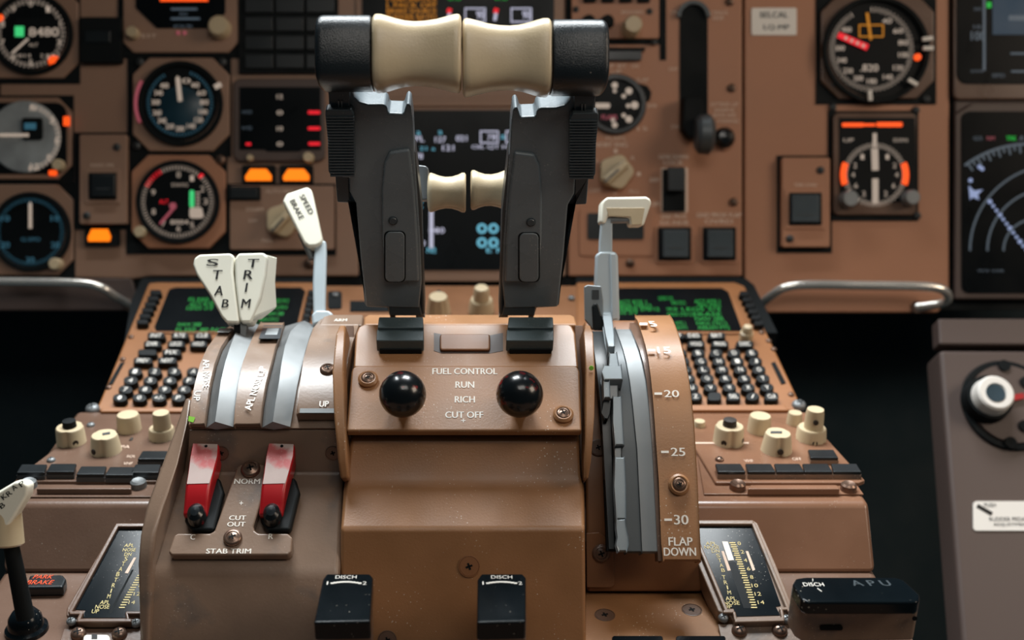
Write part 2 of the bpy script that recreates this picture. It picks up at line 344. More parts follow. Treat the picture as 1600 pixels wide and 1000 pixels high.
# blank black switch left
t = gthing('blank black square switch between altimeter and clock display', 157, 62, 'black_switch', 'switch'); obj('housing', MB().box(MP, 124, 26, 190, 98, 0, 14, 4), 'blackm', t, bev=.001); obj('cap', MB().box(MP, 132, 48, 172, 66, 14, 17), 'black', t, bev=.0006)
# attitude display top
t = gthing('dark electronic display with orange line cut off by the top edge', 285, 20, 'attitude_display', 'display')
plate(t, 192, -60, 372, 82, 16, 6); obj('screen', MB().prism(MP, [(212, -60), (352, -60), (352, 20), (325, 44), (245, 44), (212, 12)], 5, 8), 'glass', t)
b = MB().box(MP, 250, -2, 325, 2, 8, 9); obj('orange_horizon', b, 'e_orange', t)
b = MB(); b.line(MP, 267, 14, 308, 14, 3, 8, 9); b.line(MP, 267, 29, 312, 29, 3, 8, 9); b.text(MP, 'FD', 287, 22, 12, 5, 8.6); b.text(MP, 'GS', 286, 41, 30, 4, 8.6); obj('symbols', b, 'e_grey', t)
mknob(t, 340, 39, 16, 6, 30); mknob(t, 205, 49, 9, 6, 22); b = MB().text(MP, 'TEST', 228, 56, 34, 6, 7); obj('lettering', b, 'inkp', t)
for x, y in ((280, 53), (290, 53)): obj('pilot_lamp', MB().lathe(MP, x, y, [(3, 6), (2.5, 9), (.1, 10)], seg=12), 'e_pink', t)
# gyro / HSI mid left
t = gthing('white-faced radio compass with cream tick ring at the left edge', 48, 215, 'radio_compass')
plate(t, -30, 152, 112, 280, 22, 6); obj('window', MB().box(MP, -20, 160, 104, 272, 5, 8, 18), 'dial', t, bev=.0006)
obj('dial_face', MB().lathe(MP, 42, 215, [(56, 8), (54, 10), (.1, 10)], seg=40), 'brightgrey', t)
b = MB(); ticks(b, 42, 215, 45, 53, 10, 175, 22, 2.2, 10.2); nums(b, 42, 215, 47, [(10, 'N'), (55, '3'), (95, '6'), (132, 'E'), (165, '12')], 10, 10.6); obj('markings', b, 'e_cream', t)
obj('dark_hub', MB().box(MP, 34, 184, 66, 218, 10.5, 14, 4), 'blackm', t); obj('green_label', MB().box(MP, 38, 192, 56, 202, 14, 15), 'e_dblue', t); needle(t, 45, 211, 270, 50, 5, 13, 'e_cream')
obj('orange_tab', MB().box(MP, 99, 182, 108, 196, 8, 11), 'e_orange', t); mknob(t, 89, 257, 9, 8, 20); obj('orange_index', MB().box(MP, 76, 266, 88, 274, 8, 11, 2), 'e_orange', t)
# lower left vertical speed
t = gthing('black dial with vertical white needle lowest on the left edge', 47, 362, 'vertical_speed_gauge')
plate(t, -40, 288, 114, 430, 24, 6); bezel(t, 47, 362, 62, 6)
b = MB(); ticks(b, 47, 362, 47, 53, 0, 360, 60, 1.1, 8); nums(b, 47, 362, 44, [(62, '10'), (118, '20'), (180, '30'), (242, '20'), (298, '10')], 9, 8, 13); nums(b, 47, 362, 42, [(0, '0')], 9, 8)
b.text(MP, 'G.SPD', 48, 374, 30, 6, 8); obj('markings', b, 'e_dblue', t); needle(t, 47, 357, 0, 42, 5, 9, 'e_cream'); mknob(t, 84, 412, 9, 6, 26)
# switch strip with black button, left
def switch_panel(label, x0, y0, x1, y1, bx0, by0, bx1, by1, capm, word, group):
    t = gthing(label, (x0 + x1) / 2, (y0 + y1) / 2, 'switch_panel', 'switch'); plate(t, x0, y0, x1, y1, 2, 14, 'panel' if x0 > 800 else 'panel2', 'face_plate')
    obj('button_frame', MB().box(MP, bx0 - 6, by0 - 6, bx1 + 6, by1 + 6, 14, 16, 4), 'panel' if x0 > 800 else 'panel2', t, bev=.0006)
    obj('button_well', MB().box(MP, bx0, by0, bx1, by1, 15, 17, 2), 'blackm', t)
    bt = obj('button', MB().box(MP, bx0 + 5, by0 + 3, bx1 - 3, by1 - 5, 16, 24, 2), capm, t, bev=.0008)
    obj('label_bar', MB().box(MP, bx0 + 12, by1 - 18, bx1 - 12, by1 - 16, 24, 24.6), 'greyd', bt)
    b = MB().text(MP, word, (bx0 + bx1) / 2, by0 - 12, 36, 5, 14.6); obj('lettering', b, 'inkp', t)
    screw(t, MP, x1 - 15, y0 + 20, 6, 14, 'round', 'greyd'); screw(t, MP, x0 + 12, y1 - 13, 6, 14, 'round', 'greyd'); return t
switch_panel('brown switch strip with one black button left of the two round gauges', 124, 210, 198, 350, 138, 270, 182, 312, 'black', 'RADIO XFR', None)
t = gthing('amber lamp below the left switch strip', 155, 367, 'warning_lamp', 'lamp'); obj('housing', MB().box(MP, 132, 356, 186, 384, 0, 8, 3), 'blackm', t); obj('lens', MB().prism(MP, [(143, 358), (168, 358), (173, 370), (171, 377), (138, 377), (137, 371)], 8, 10), 'e_amber', t)
# airspeed / radio altimeter blue
t = gthing('round gauge with teal-lit dial and short white needle', 281, 161, 'airspeed_gauge')
plate(t, 207, 90, 358, 236, 26, 8); bezel(t, 281, 161, 66, 8); obj('blue_centre', MB().lathe(MP, 284, 172, [(36, 9), (35, 9.6), (.1, 9.6)], seg=32), 'dialb', t)
b = MB(); ticks(b, 281, 161, 47, 52, 20, 330, 58, 1.2, 9.5)
obj('markings', b, 'e_dblue', t); b = MB(); nums(b, 281, 163, 38, [(15, '0'), (38, '40'), (62, '60'), (85, '80'), (108, '100'), (130, '120'), (153, '140'), (180, '200'), (205, '220'), (228, '240'), (250, '260'), (275, '300'), (298, '340'), (320, '400')], 8, 9.8, 13); obj('numerals', b, 'e_cream', t)
needle(t, 281, 155, 354, 37, 6.5, 11, 'e_cream', 3); obj('index_bug', MB().line(MP, 335, 136, 345, 131, 7, 16, 20), 'e_cream', t); obj('red_edge', MB().ring(MP, 281, 161, 67, 71, 10, 14, 20, 150, 205), 'e_pink', t)
for x, y in ((219, 97), (348, 97), (214, 228)): screw(t, MP, x, y, 6, 6, 'round', 'greyd')
# engine gauge
t = gthing('round gauge with green bar and red needle below the teal-lit gauge', 277, 315, 'hydraulic_gauge')
plate(t, 205, 242, 352, 388, 26, 8, 'panel'); bezel(t, 277, 315, 65, 8)
b = MB(); ticks(b, 277, 315, 50, 57, 0, 360, 72, 1.1, 9.3); nums(b, 279, 315, 42, [(0, '0'), (30, '1'), (62, '2'), (90, '3'), (120, '4'), (150, '5'), (180, '6'), (214, '7'), (248, '8'), (290, '9')], 9, 9.6); b.text(MP, 'STATIC', 281, 289, 26, 5, 9.6); b.text(MP, '8004', 280, 347, 28, 7, 9.6); obj('markings', b, 'e_cream', t)
b = MB(); ticks(b, 277, 315, 50, 57, 298, 330, 7, 1.6, 9.8); b.line(MP, 311, 277, 317, 272, 5, 9.8, 10.4); b.text(MP, 'ALT', 256, 315, 14, 6, 9.8); obj('red_marks', b, 'e_red', t)
obj('green_bar', MB().box(MP, 296, 297, 303, 324, 9, 11, 3), 'e_mint', t); obj('white_scale', MB().box(MP, 296, 324, 316, 341, 9, 11, 4), 'e_cream', t); b = MB()
for i in range(6): b.box(MP, 306, 300 + i * 5, 312, 302 + i * 5, 9, 10)
obj('scale_ticks', b, 'e_cream', t)
needle(t, 273, 323, 221, 37, 4, 11.5, 'e_pink'); obj('needle_hub', MB().lathe(MP, 273, 323, [(5.5, 11), (5, 14), (.1, 14)], seg=20), 'e_pink', t); mknob(t, 217, 362, 9, 8, 24); screw(t, MP, 345, 250, 8, 6, 'round', 'screw')
# gear screen
t = gthing('rectangular dark screen with red and white dashes in a grey frame', 436, 185, 'engine_screen', 'display')
obj('frame', MB().box(MP, 364, 122, 508, 252, 0, 10, 12), 'panelg', t, bev=.0015); obj('screen', MB().prism(MP, [(374, 136), (501, 136), (501, 234), (472, 234), (468, 237), (418, 237), (414, 234), (374, 234)], 9, 11), 'glass', t)
obj('blue_glow', MB().prism(MP, [(375, 150), (392, 140), (414, 180), (470, 190), (440, 230), (376, 232)], 11, 11.3), 'e_blue', t) if False else None
b = MB()
for y in (176, 201, 225): obj('red_dash', MB().box(MP, 481 if y < 225 else 482, y - 3, 500, y + 2, 11, 12, 2), 'e_red', t)
obj('red_dash', MB().box(MP, 384, 223, 392, 227, 11, 12, 1), 'e_red', t); b = MB()
for y, s_ in ((151, '12'), (176, '0'), (201, '10'), (225, '0')): b.text(MP, s_, 437, y, 9, 7, 11.5)
obj('white_digits', b, 'e_cream', t); b = MB()
for y in (175, 200): b.text(MP, 'HYD', 386, y, 15, 5, 11.5)
obj('dim_digits', b, 'e_grey', t); mknob(t, 390, 246, 5, 8, 16, 'e_cream' if False else 'knob'); mknob(t, 481, 245, 8, 8, 24)
for lx, lab in ((404, 'left of the two amber lamps under the rectangular screen'), (463, 'right of the two amber lamps under the rectangular screen')):
    t = gthing(lab, lx, 272, 'warning_lamp', 'lamp', 'amber lamps under the screen'); obj('housing', MB().box(MP, lx - 26, 258, lx + 26, 288, 0, 8, 3), 'blackm', t); obj('lens', MB().prism(MP, [(lx - 13, 264), (lx + 12, 264), (lx + 20, 274), (lx + 20, 282), (lx - 20, 282), (lx - 21, 276)], 8, 10), 'e_amber', t)
t = gthing('small black rectangular switch left of the beige rotary selector', 381, 302, 'black_switch', 'switch'); obj('housing', MB().box(MP, 355, 291, 407, 313, 0, 14, 2), 'blackm', t, bev=.0006); obj('cap', MB().box(MP, 360, 294, 402, 310, 14, 17), 'black', t, bev=.0005)
# selectors
def selector(t, x, y, r, h, slotang=48):
    kb = MB(); pts = []
    for i in range(48):
        a = 2 * math.pi * i / 48; q = r * (1 + .06 * math.cos(5 * a)); pts.append((x + q * math.cos(a), y + q * math.sin(a)))
    kb.prism(MP, pts, h, h + 18); k = obj('rotary_knob', kb, 'knob', t, bev=.0015)
    a = math.radians(slotang); c, s_ = math.cos(a), -math.sin(a)
    obj('grip_bar', MB().line(MP, x - c * r * .9, y - s_ * r * .9, x + c * r * .9, y + s_ * r * .9, r * .5, h + 18, h + 34), 'knob', k, bev=.002)
    obj('pointer', MB().line(MP, x - c * r * .95, y - s_ * r * .95, x + c * r * .2, y + s_ * r * .2, 3, h + 34, h + 35), 'greyd', k)
t = gthing('taupe selector plate with beige rotary knob behind the speed brake lever', 440, 345, 'selector_panel', 'switch'); plate(t, 359, 290, 522, 390, 2, 10, 'panel2', 'face_plate'); selector(t, 440, 344, 25, 10)
b = MB(); b.text(MP, 'AUTO BRK', 437, 299, 44, 5, 10.6); b.text(MP, 'DISARM', 398, 327, 26, 6, 10.6); b.text(MP, 'OFF', 395, 345, 14, 5, 10.6); b.text(MP, 'MAX', 418, 376, 18, 6, 10.6); obj('lettering', b, 'inkp', t); screw(t, MP, 484, 412, 9, 0, 'round', 'screw')
# annunciator grid top
t = gthing('black annunciator block of dark caps at top, left of the thrust levers', 450, 50, 'annunciator_block', 'annunciator'); obj('housing', MB().box(MP, 373, -30, 528, 114, 0, 8), 'blackm', t)
for i in range(4):
    for j in range(3): obj('cap', MB().box(MP, 383 + j * 48, -6 + i * 29 + 4, 426 + j * 48, 17 + i * 29 + 2, 8, 12), 'black', t, bev=.0004)
# centre displays
t = gthing('upper engine display with amber text lines behind the thrust lever grips', 716, 10, 'engine_display', 'display'); obj('frame', MB().box(MP, 556, -140, 880, 58, -2, 3), 'panel2', t, bev=.001); obj('screen', MB().box(MP, 566, -135, 866, 46, 2, 5), 'glass', t)
b = MB()
for y, s_ in ((3, 'L ENG ANTI-ICE'), (12, 'L PACK OFF'), (21, 'BRAKE SOURCE'), (30, 'RUDDER RATIO'), (38, 'CARGO BULK')): b.text(MP, s_, 643, y - 4, 78, 7, 5.5)
obj('amber_lines', b, 'e_yel', t); b = MB(); b.line(MP, 703, 13, 701, 20, 7, 5, 6); b.line(MP, 776, 13, 774, 20, 7, 5, 6); obj('red_ticks', b, 'e_red', t)
b = MB(); b.line(MP, 703, 20, 699, 32, 5, 5, 5.6); b.line(MP, 775, 20, 773, 32, 5, 5, 5.6)
for x in (743, 815):
    for q in ((x - 17, 12, x + 16, 14), (x - 17, 33, x + 16, 35), (x - 17, 12, x - 15, 35), (x + 14, 12, x + 16, 35)): b.box(MP, *q, 5, 5.8)
    b.text(MP, '90', x + 7, 23, 12, 12, 5.6); b.line(MP, x + 8, 35, x + 14, 40, 3, 5, 5.6)
obj('white_readouts', b, 'e_white', t); b = MB().text(MP, '0.0', 710, -2, 20, 5, 5.6); b.text(MP, '0.0', 783, -2, 20, 5, 5.6); obj('green_readouts', b, 'e_green', t)
t = gthing('lower engine display with blue readouts between the thrust levers', 730, 300, 'engine_display', 'display')
obj('frame', MB().box(MP, 600, 152, 850, 440, -2, 4), 'panel2', t, bev=.001); obj('screen', MB().box(MP, 606, 172, 844, 422, 2, 6, 6), 'glass', t); obj('trim_bar', MB().box(MP, 570, 60, 880, 76, 0, 10, 2), 'blackm', t); obj('trim_bar', MB().box(MP, 600, 158, 850, 166, 3, 9, 2), 'panel2', t, bev=.001)
b = MB(); 
for x, y, s_, ww in ((654, 217, 'IPL', 18), (688, 218, '127', 17), (721, 216, '021', 17), (700, 231, '121', 18), (774, 230, 'OIL QT HYD', 74), (655, 244, '78', 11), (684, 313, '40', 22), (687, 360, '20', 14), (660, 380, '0', 8)): b.text(MP, s_, x, y, ww, 9 if y != 230 else 7, 6.6)
for x in (765, 805):
    for q in ((x - 15, 204, x + 14, 206), (x - 15, 222, x + 14, 224), (x - 15, 204, x - 13, 224), (x + 12, 204, x + 14, 224)): b.box(MP, *q, 6, 6.6)
    b.text(MP, '78', x + 3, 214, 14, 9, 6.6)
b.line(MP, 674, 300, 674, 388, 6, 6, 6.6); b.line(MP, 668, 308, 684, 308, 3, 6, 6.6); b.line(MP, 670, 360, 686, 360, 3, 6, 6.6); obj('white_readouts', b, 'e_white', t)
b = MB()
for x in (753, 771, 802):
    for y in (357, 379): b.ring(MP, x, y, 4, 8, 6, 6.8, 20); b.box(MP, x - 7, y - 2, x - 3, y + 2, 6, 6.8)
b.text(MP, 'E N G', 785, 391, 50, 8, 6.6); b.text(MP, 'N2', 674, 391, 14, 8, 6.6); b.text(MP, 'FF', 655, 325, 8, 20, 6.6); b.text(MP, 'a', 654, 208, 6, 6, 6.6); b.text(MP, 'a', 688, 207, 6, 6, 6.6); b.text(MP, 'a', 786, 214, 8, 6, 6.6); b.text(MP, '21 a', 668, 232, 24, 6, 6.6); obj('blue_readouts', b, 'e_cyan', t)

# upper right-centre panel
t = gthing('brown light-control plate with beige knob behind the right thrust lever cap', 965, 30, 'light_control_panel', 'switch'); plate(t, 893, -60, 1030, 60, 2, 6, 'panel', 'face_plate')
for i in range(4): obj('button', MB().box(MP, 912 + i * 28, -14, 932 + i * 28, 3, 6, 12, 2), 'blackm', t, bev=.0005)
for x in (919, 948): obj('button', MB().lathe(MP, x, 36, [(11, 6), (10, 13), (.1, 14)], seg=20), 'blackm', t)
mknob(t, 990, 37, 14, 6, 40); b = MB().text(MP, 'BRIGHTNESS', 988, 19, 34, 5, 6.6); obj('lettering', b, 'inkp', t)
for x, y in ((900, 15), (1015, 18), (1022, 66)): screw(t, MP, x, y, 5, 6, 'round', 'greyd')
t = gthing('blank black display block below the light-control plate', 975, 80, 'black_display_block', 'display'); obj('housing', MB().box(MP, 940, 74, 1008, 78, 0, 12), 'blackm', t); obj('screen', MB().box(MP, 945, 76, 1003, 94, 0, 8, 3), 'black', t, bev=.0006)
obj('groove', MB().box(MP, 1031, -60, 1041, 94, 0, 1.2), 'blackm', t)
t = gthing('round flap gauge with orange-lit dots behind right thrust lever', 963, 162, 'flap_gauge'); obj('bezel', MB().ring(MP, 963, 162, 38, 47, 0, 9), 'greyd' if False else 'black', t, bev=.001); obj('dial_face', MB().lathe(MP, 963, 162, [(39, 0), (39, 4), (.1, 4)], seg=40), 'dial', t)
obj('side_cam', MB().prism(MP, [(990, 128), (1012, 134), (1018, 144), (1016, 156), (1006, 160), (998, 150)], 0, 7), 'blackm', t, bev=.0006)
b = MB()
for x, y, r in ((960, 134, 5), (960, 143, 3), (982, 143, 5.5), (974, 151, 3.5), (991, 165, 6), (981, 166, 3.5), (982, 187, 5.5), (974, 181, 3.5), (960, 196, 4.5), (957, 188, 3.5)): b.lathe(MP, x, y, [(r, 4), (r * .9, 5), (.1, 5)], seg=14)
obj('lit_marks', b, 'e_cream', t); needle(t, 930, 165, 90, 24, 8, 5, 'e_orange' if False else 'e_cream'); b = MB().text(MP, 'FLAPS', 952, 183, 24, 7, 5); obj('dial_lettering', b, 'e_pink', t)
b = MB()
for x, y, s_, ww in ((954, 103, 'UP', 12), (972, 103, 'BIT', 14), (992, 103, 'ON', 12), (963, 112, 'UP', 16), (1004, 125, 'FLAP', 18), (1018, 165, '20', 16), (1004, 201, '15', 16), (962, 216, 'FLAPS', 30)): b.text(MP, s_, x, y, ww, 6, 1)
for x, y, s_, ww in ((1053, 19, 'UP', 9), (1052, 108, 'OFF', 14), (1055, 198, 'DN', 12), (1122, 20, 'ALTERNATE', 30), (1122, 28, 'GEAR', 18), (1132, 163, 'EXTEND UP', 42), (1132, 172, 'RESERVE', 30), (1132, 180, 'BRAKE AND', 36), (1137, 189, 'STEERING', 34)): b.text(MP, s_, x, y, ww, 6, 1)
for x, y, s_, ww in ((1052, 245, 'GEAR DOWN', 46), (1052, 254, 'LOCK', 30), (1022, 281, 'ARM', 14), (1024, 319, 'OFF', 14), (1053, 338, 'GND PROX', 40), (1053, 348, 'G/S INHB', 44), (1123, 336, 'GND PROX FLAP', 70), (1123, 346, 'OVRD', 44), (945, 226, 'STANDBY ENG', 70)): b.text(MP, s_, x, y, ww, 7, 1)
for x, y, s_ in ((934, 251, 'L'), (962, 236, '1'), (989, 247, 'R'), (930, 298, 'OFF'), (991, 299, 'ALL'), (962, 302, 'C'), (998, 272, '-')): b.text(MP, s_, x, y, 6 * len(s_), 6, 1)
obj('lettering', b, 'inkp', wall)
t = gthing('beige scalloped rotary selector beside the right thrust lever', 963, 270, 'rotary_selector', 'knob'); selector(t, 963, 268, 26, 0, 42)
# gear lever
t = gthing('landing gear lever in its tall black slot', 1085, 110, 'landing_gear_lever', 'lever')
obj('slot', MB().box(MP, 1062, 8, 1106, 212, 0, 1.5, 18), 'blackm', t); obj('slot_guard', MB().ring(MP, 1084, 26, 20, 26, 0, 8, 20, 0, 180), 'greyd', t)
obj('lever_arm', MB().prism(MP, [(1068, 150), (1098, 150), (1102, 214), (1078, 216), (1066, 200)], 2, 30), 'blackm', t, bev=.002)
c0 = MP.w(1100, 178, 40); obj('wheel_knob', MB().rev(MP.w(1101, 210, 45), R_, U_, [(20 * MP.k, -14 * MP.k), (26 * MP.k, -8 * MP.k), (27 * MP.k, 6 * MP.k), (20 * MP.k, 13 * MP.k)], 26, 1.15, 1), 'chrome' if False else 'greyd', t)
t = gthing('round black push knob right of the gear lever', 1132, 215, 'push_button', 'button'); obj('collar', MB().ring(MP, 1132, 216, 16, 19, 0, 4), 'panel', t); obj('cap', MB().lathe(MP, 1132, 215, [(16, 0), (16, 12), (10, 19), (.1, 21)], h=10, seg=24), 'gloss', t)
# rocker
t = gthing('tall black rocker switch with white border above two square buttons', 1053, 293, 'rocker_switch', 'switch'); obj('border', MB().box(MP, 1033, 262, 1075, 332, 0, 1.5, 2), 'inkp', t); obj('rocker', MB().box(MP, 1036, 264, 1071, 330, 1, 8, 1), 'blackm', t, bev=.0006); obj('raised_tip', MB().box(MP, 1044, 261, 1070, 298, 8, 24, 1), 'black', t, bev=.0008)
for i, (x, lab) in enumerate(((1055, 'square black button under the tall rocker switch'), (1125, 'square black button right of the one under the rocker'))):
    t = gthing(lab, x, 381, 'push_button', 'button'); obj('border', MB().box(MP, x - 31, 351, x + 29, 412, 0, 3, 6), 'panel', t, bev=.0008); obj('button_well', MB().box(MP, x - 27, 355, x + 25, 407, 2, 4, 2), 'blackm', t)
    k = obj('cap', MB().box(MP, x - 19, 359, x + 21, 402, 4, 16, 2), 'greyd' if False else 'leverb', t, bev=.001); obj('label_bar', MB().box(MP, x - 9, 386, x + 12, 388, 16, 16.6), 'greyd', k)
t = gthing('wide black display window behind the flap lever', 963, 355, 'display_window', 'display'); obj('border', MB().box(MP, 905, 327, 1020, 400, 0, 2, 6), 'panel', t, bev=.0006); obj('window', MB().box(MP, 918, 333, 1006, 374, 1, 4, 3), 'black', t)
for x, y in ((1143, 138), (1146, 316), (985, 411), (1140, 3)): screw(wall, MP, x, y, 7, 0, 'round', 'screw')
# placard
t = gthing('small white placard reading SELCAL on the brown panel', 1209, 33, 'placard', 'placard'); obj('plate', MB().box(MP, 1174, 12, 1245, 55, 0, 2, 3), 'plac', t, bev=.0004); b = MB().text(MP, 'SELCAL', 1209, 23, 44, 9, 2.5); b.text(MP, 'LQ-MP', 1213, 43, 40, 9, 2.5); obj('lettering', b, 'greyd', t)
# airspeed right
t = gthing('large airspeed gauge with red striped needle on the right', 1370, 78, 'airspeed_gauge')
plate(t, 1283, -10, 1460, 154, 28, 8, 'browndk'); bezel(t, 1370, 77, 83, 8); b = MB(); ticks(b, 1362, 77, 58, 66, 0, 330, 62, 1.2, 9.3)
nums(b, 1362, 77, 50, [(28, '40'), (55, '60'), (78, '80'), (100, '100'), (125, '120'), (150, '140'), (180, '180'), (205, '200'), (228, '220'), (250, '240'), (272, '300'), (308, '400')], 8, 9.6, 15); b.text(MP, '.820', 1358, 106, 28, 11, 9.6); obj('markings', b, 'e_cream', t)
b = MB(); b.line(MP, 1355, 20, 1361, 62, 4, 10, 11)
for q in ((1342, 38, 1380, 40), (1342, 56, 1380, 58), (1342, 38, 1344, 57), (1379, 38, 1381, 57)): b.box(MP, *q, 10, 10.8)
obj('gold_pointer', b, 'e_yel', t)
b = MB(); b.line(MP, 1310, 54, 1356, 74, 9, 11, 13); obj('red_needle', b, 'e_red', t); b = MB()
for i in range(4): x = 1320 + i * 9; y = 58.5 + i * 4; b.line(MP, x, y, x + 4, y + 1.8, 5, 13, 13.6)
obj('needle_stripes', b, 'e_cream', t); obj('red_bug', MB().lathe(MP, 1429, 92, [(5.5, 10), (5, 14), (.1, 15)], seg=16), 'e_orange', t)
for x, y, a in ((1450, 60, -8), (1451, 75, 0), (1427, 128, 30), (1360, 149, 85)):
    c, s_ = math.cos(math.radians(a)) * 8, math.sin(math.radians(a)) * 8; obj('index_bug', MB().line(MP, x - c, y - s_, x + c, y + s_, 6, 16, 20), 'plac', t)
for x, y in ((1447, 155), (1302, 133)): screw(t, MP, x, y, 6, 4, 'round', 'greyd')
# VSI right
t = gthing('square-cased dial with orange arcs and glowing red bar on the right', 1367, 262, 'climb_gauge')
plate(t, 1302, 176, 1432, 336, 6, 8, 'browndk'); obj('window', MB().prism(MP, [(1311, 184), (1430, 184), (1432, 300), (1418, 316), (1326, 316), (1312, 300)], 7, 9), 'dial', t)
b = MB(); b.box(MP, 1316, 192, 1350, 198, 9, 10, 2); b.box(MP, 1350, 193, 1368, 197, 9, 10, 1); b.box(MP, 1370, 191, 1410, 198, 9, 10, 2); obj('red_bar', b, 'e_orange', t)
b = MB(); ticks(b, 1367, 273, 42, 50, 0, 360, 52, 1.5, 9.3); nums(b, 1367, 273, 34, [(35, '1'), (65, '2'), (90, '4'), (120, '6'), (150, '2'), (210, '2'), (240, '6'), (270, '4'), (295, '2'), (325, '1')], 8, 9.6); b.text(MP, 'UP', 1326, 219, 16, 6, 9.6); b.text(MP, 'DOWN', 1407, 219, 22, 6, 9.6); b.line(MP, 1367, 208, 1367, 230, 6, 10, 11); obj('markings', b, 'e_cream', t)
obj('orange_arc', MB().ring(MP, 1367, 273, 44, 53, 10, 12, 14, -18, 22), 'e_orange', t); obj('orange_arc', MB().ring(MP, 1367, 273, 44, 53, 10, 12, 14, 158, 198), 'e_orange', t)
b = MB(); b.line(MP, 1367, 232, 1368, 266, 10, 10, 12); b.line(MP, 1368, 279, 1368, 318, 9, 10, 12); obj('needle', b, 'e_cream', t); mknob(t, 1330, 310, 13, 9, 28, 'silver'); mknob(t, 1427, 308, 12, 9, 28, 'silver')
for x, y in ((1433, 337), (1301, 168), (1431, 172)): screw(t, MP, x, y, 6, 2, 'round', 'greyd')
switch_panel('brown switch strip with one blue-black button left of the square-cased dial', 1222, 246, 1297, 386, 1233, 301, 1284, 352, 'leverb', 'TERR OVRD', None)
# right displays
t = gthing('upper attitude display at the right edge with blue sky field', 1560, 50, 'attitude_display', 'display'); obj('frame', MB().box(MP, 1490, -90, 1790, 156, 0, 8, 10), 'browndk', t, bev=.002); obj('screen', MB().box(MP, 1496, -85, 1780, 131, 7, 10, 16), 'glass', t)
obj('sky_field', MB().box(MP, 1551, -60, 1720, 54, 10, 10.6), 'e_blue', t); b = MB(); b.line(MP, 1538, -40, 1538, 110, 4, 10, 10.6); b.text(MP, '20', 1527, 14, 12, 5, 10.6); b.text(MP, '10', 1527, 42, 12, 6, 10.6); b.text(MP, '100', 1528, 56, 22, 14, 10.6); b.text(MP, 'SPD', 1560, 118, 20, 6, 10.6); b.text(MP, '250', 1526, 111, 20, 4, 10.6); b.box(MP, 1576, 24, 1640, 32, 10.6, 11.2); b.box(MP, 1579, 82, 1640, 85, 10, 10.6); b.box(MP, 1580, 110, 1640, 113, 10, 10.6); obj('symbols', b, 'e_grey', t); obj('green_mark', MB().box(MP, 1542, 3, 1549, 12, 10, 11), 'e_green', t)
t = gthing('navigation display with white dotted track line at the right edge', 1560, 315, 'navigation_display', 'display'); obj('frame', MB().prism(MP, [(1492, 178), (1520, 160), (1790, 160), (1790, 468), (1492, 468)], 0, 8), 'panelg', t, bev=.002); obj('screen', MB().box(MP, 1503, 174, 1780, 458, 7, 10, 12), 'glass', t)
b = MB(); b.ring(MP, 1650, 392, 132, 135, 10, 10.6, 30, 100, 180); b.ring(MP, 1640, 392, 95, 98, 10, 10.6, 30, 100, 180); b.ring(MP, 1618, 392, 48, 51, 10, 10.6, 30, 100, 180)
for a in range(95, 128, 3):
    q = math.radians(a); L = 12 if a % 2 else 7; b.line(MP, 1608 + 165 * math.cos(q), 392 - 165 * math.sin(q), 1608 + (165 - L) * math.cos(q), 392 - (165 - L) * math.sin(q), 3, 10, 10.6)
b.ring(MP, 1608, 392, 164, 168, 10, 10.6, 40, 90, 127); b.text(MP, 'WX VAR', 1548, 423, 42, 4, 10.6); b.text(MP, 'GS', 1528, 216, 14, 6, 10.6); b.text(MP, 'A', 1596, 216, 8, 8, 10.6); obj('range_arcs', b, 'e_grey', t)
b = MB()
for i in range(16): x = 1542 + i * 5.2; y = 316 + i * 6.9; b.lathe(MP, x, y, [(3.8 if i % 3 == 0 else 2.8, 10), (2.2, 11), (.1, 11)], seg=10)
b.prism(MP, [(1514, 290), (1522, 298), (1536, 296), (1528, 304), (1530, 312), (1520, 308), (1516, 312)], 10, 11.2)
for x, y in ((1512, 283), (1530, 265), (1526, 262)): b.lathe(MP, x, y, [(3.5, 10), (2, 11), (.1, 11)], seg=10)
obj('track_line', b, 'e_vio', t); b = MB().text(MP, 'TRK', 1580, 216, 16, 7, 10.6); obj('green_text', b, 'e_green', t); b = MB().text(MP, 'NM', 1548, 216, 12, 6, 10.6); obj('red_text', b, 'e_pink', t)
# grab rails
def rail(label, pts, r):
    t = thing('grab_rail', label, 'rail', MP.at(pts[0][0], pts[0][1])); W = [MP.w(x, y, h) for x, y, h in pts]; S_ = []
    for i in range(len(W) - 1):
        p0 = W[max(i - 1, 0)]; p1 = W[i]; p2 = W[i + 1]; p3 = W[min(i + 2, len(W) - 1)]
        for j in range(6):
            u = j / 6; S_.append(.5 * ((2 * p1) + (p2 - p0) * u + (2 * p0 - 5 * p1 + 4 * p2 - p3) * u * u + (3 * p1 - p0 - 3 * p2 + p3) * u ** 3))
    S_.append(W[-1]); obj('bar', MB().tube(S_, r * MP.k, 16), 'chrome', t)
    obj('foot', MB().lathe(MP, pts[-1][0], pts[-1][1], [(10, 0), (9, 4), (.1, 4)], h=0), 'screw', t); return t
rail('curved chrome grab rail under the left instruments', [(-120, 440, 40), (0, 440, 44), (120, 442, 44), (158, 449, 40), (178, 462, 26), (203, 477, 0)], 6.5)
t = rail('curved chrome grab rail on the lower right panel', [(1187, 478, 0), (1202, 464, 24), (1225, 450, 40), (1260, 445, 44), (1350, 446, 44), (1450, 448, 44), (1478, 457, 38), (1476, 472, 22), (1432, 480, 0)], 7)

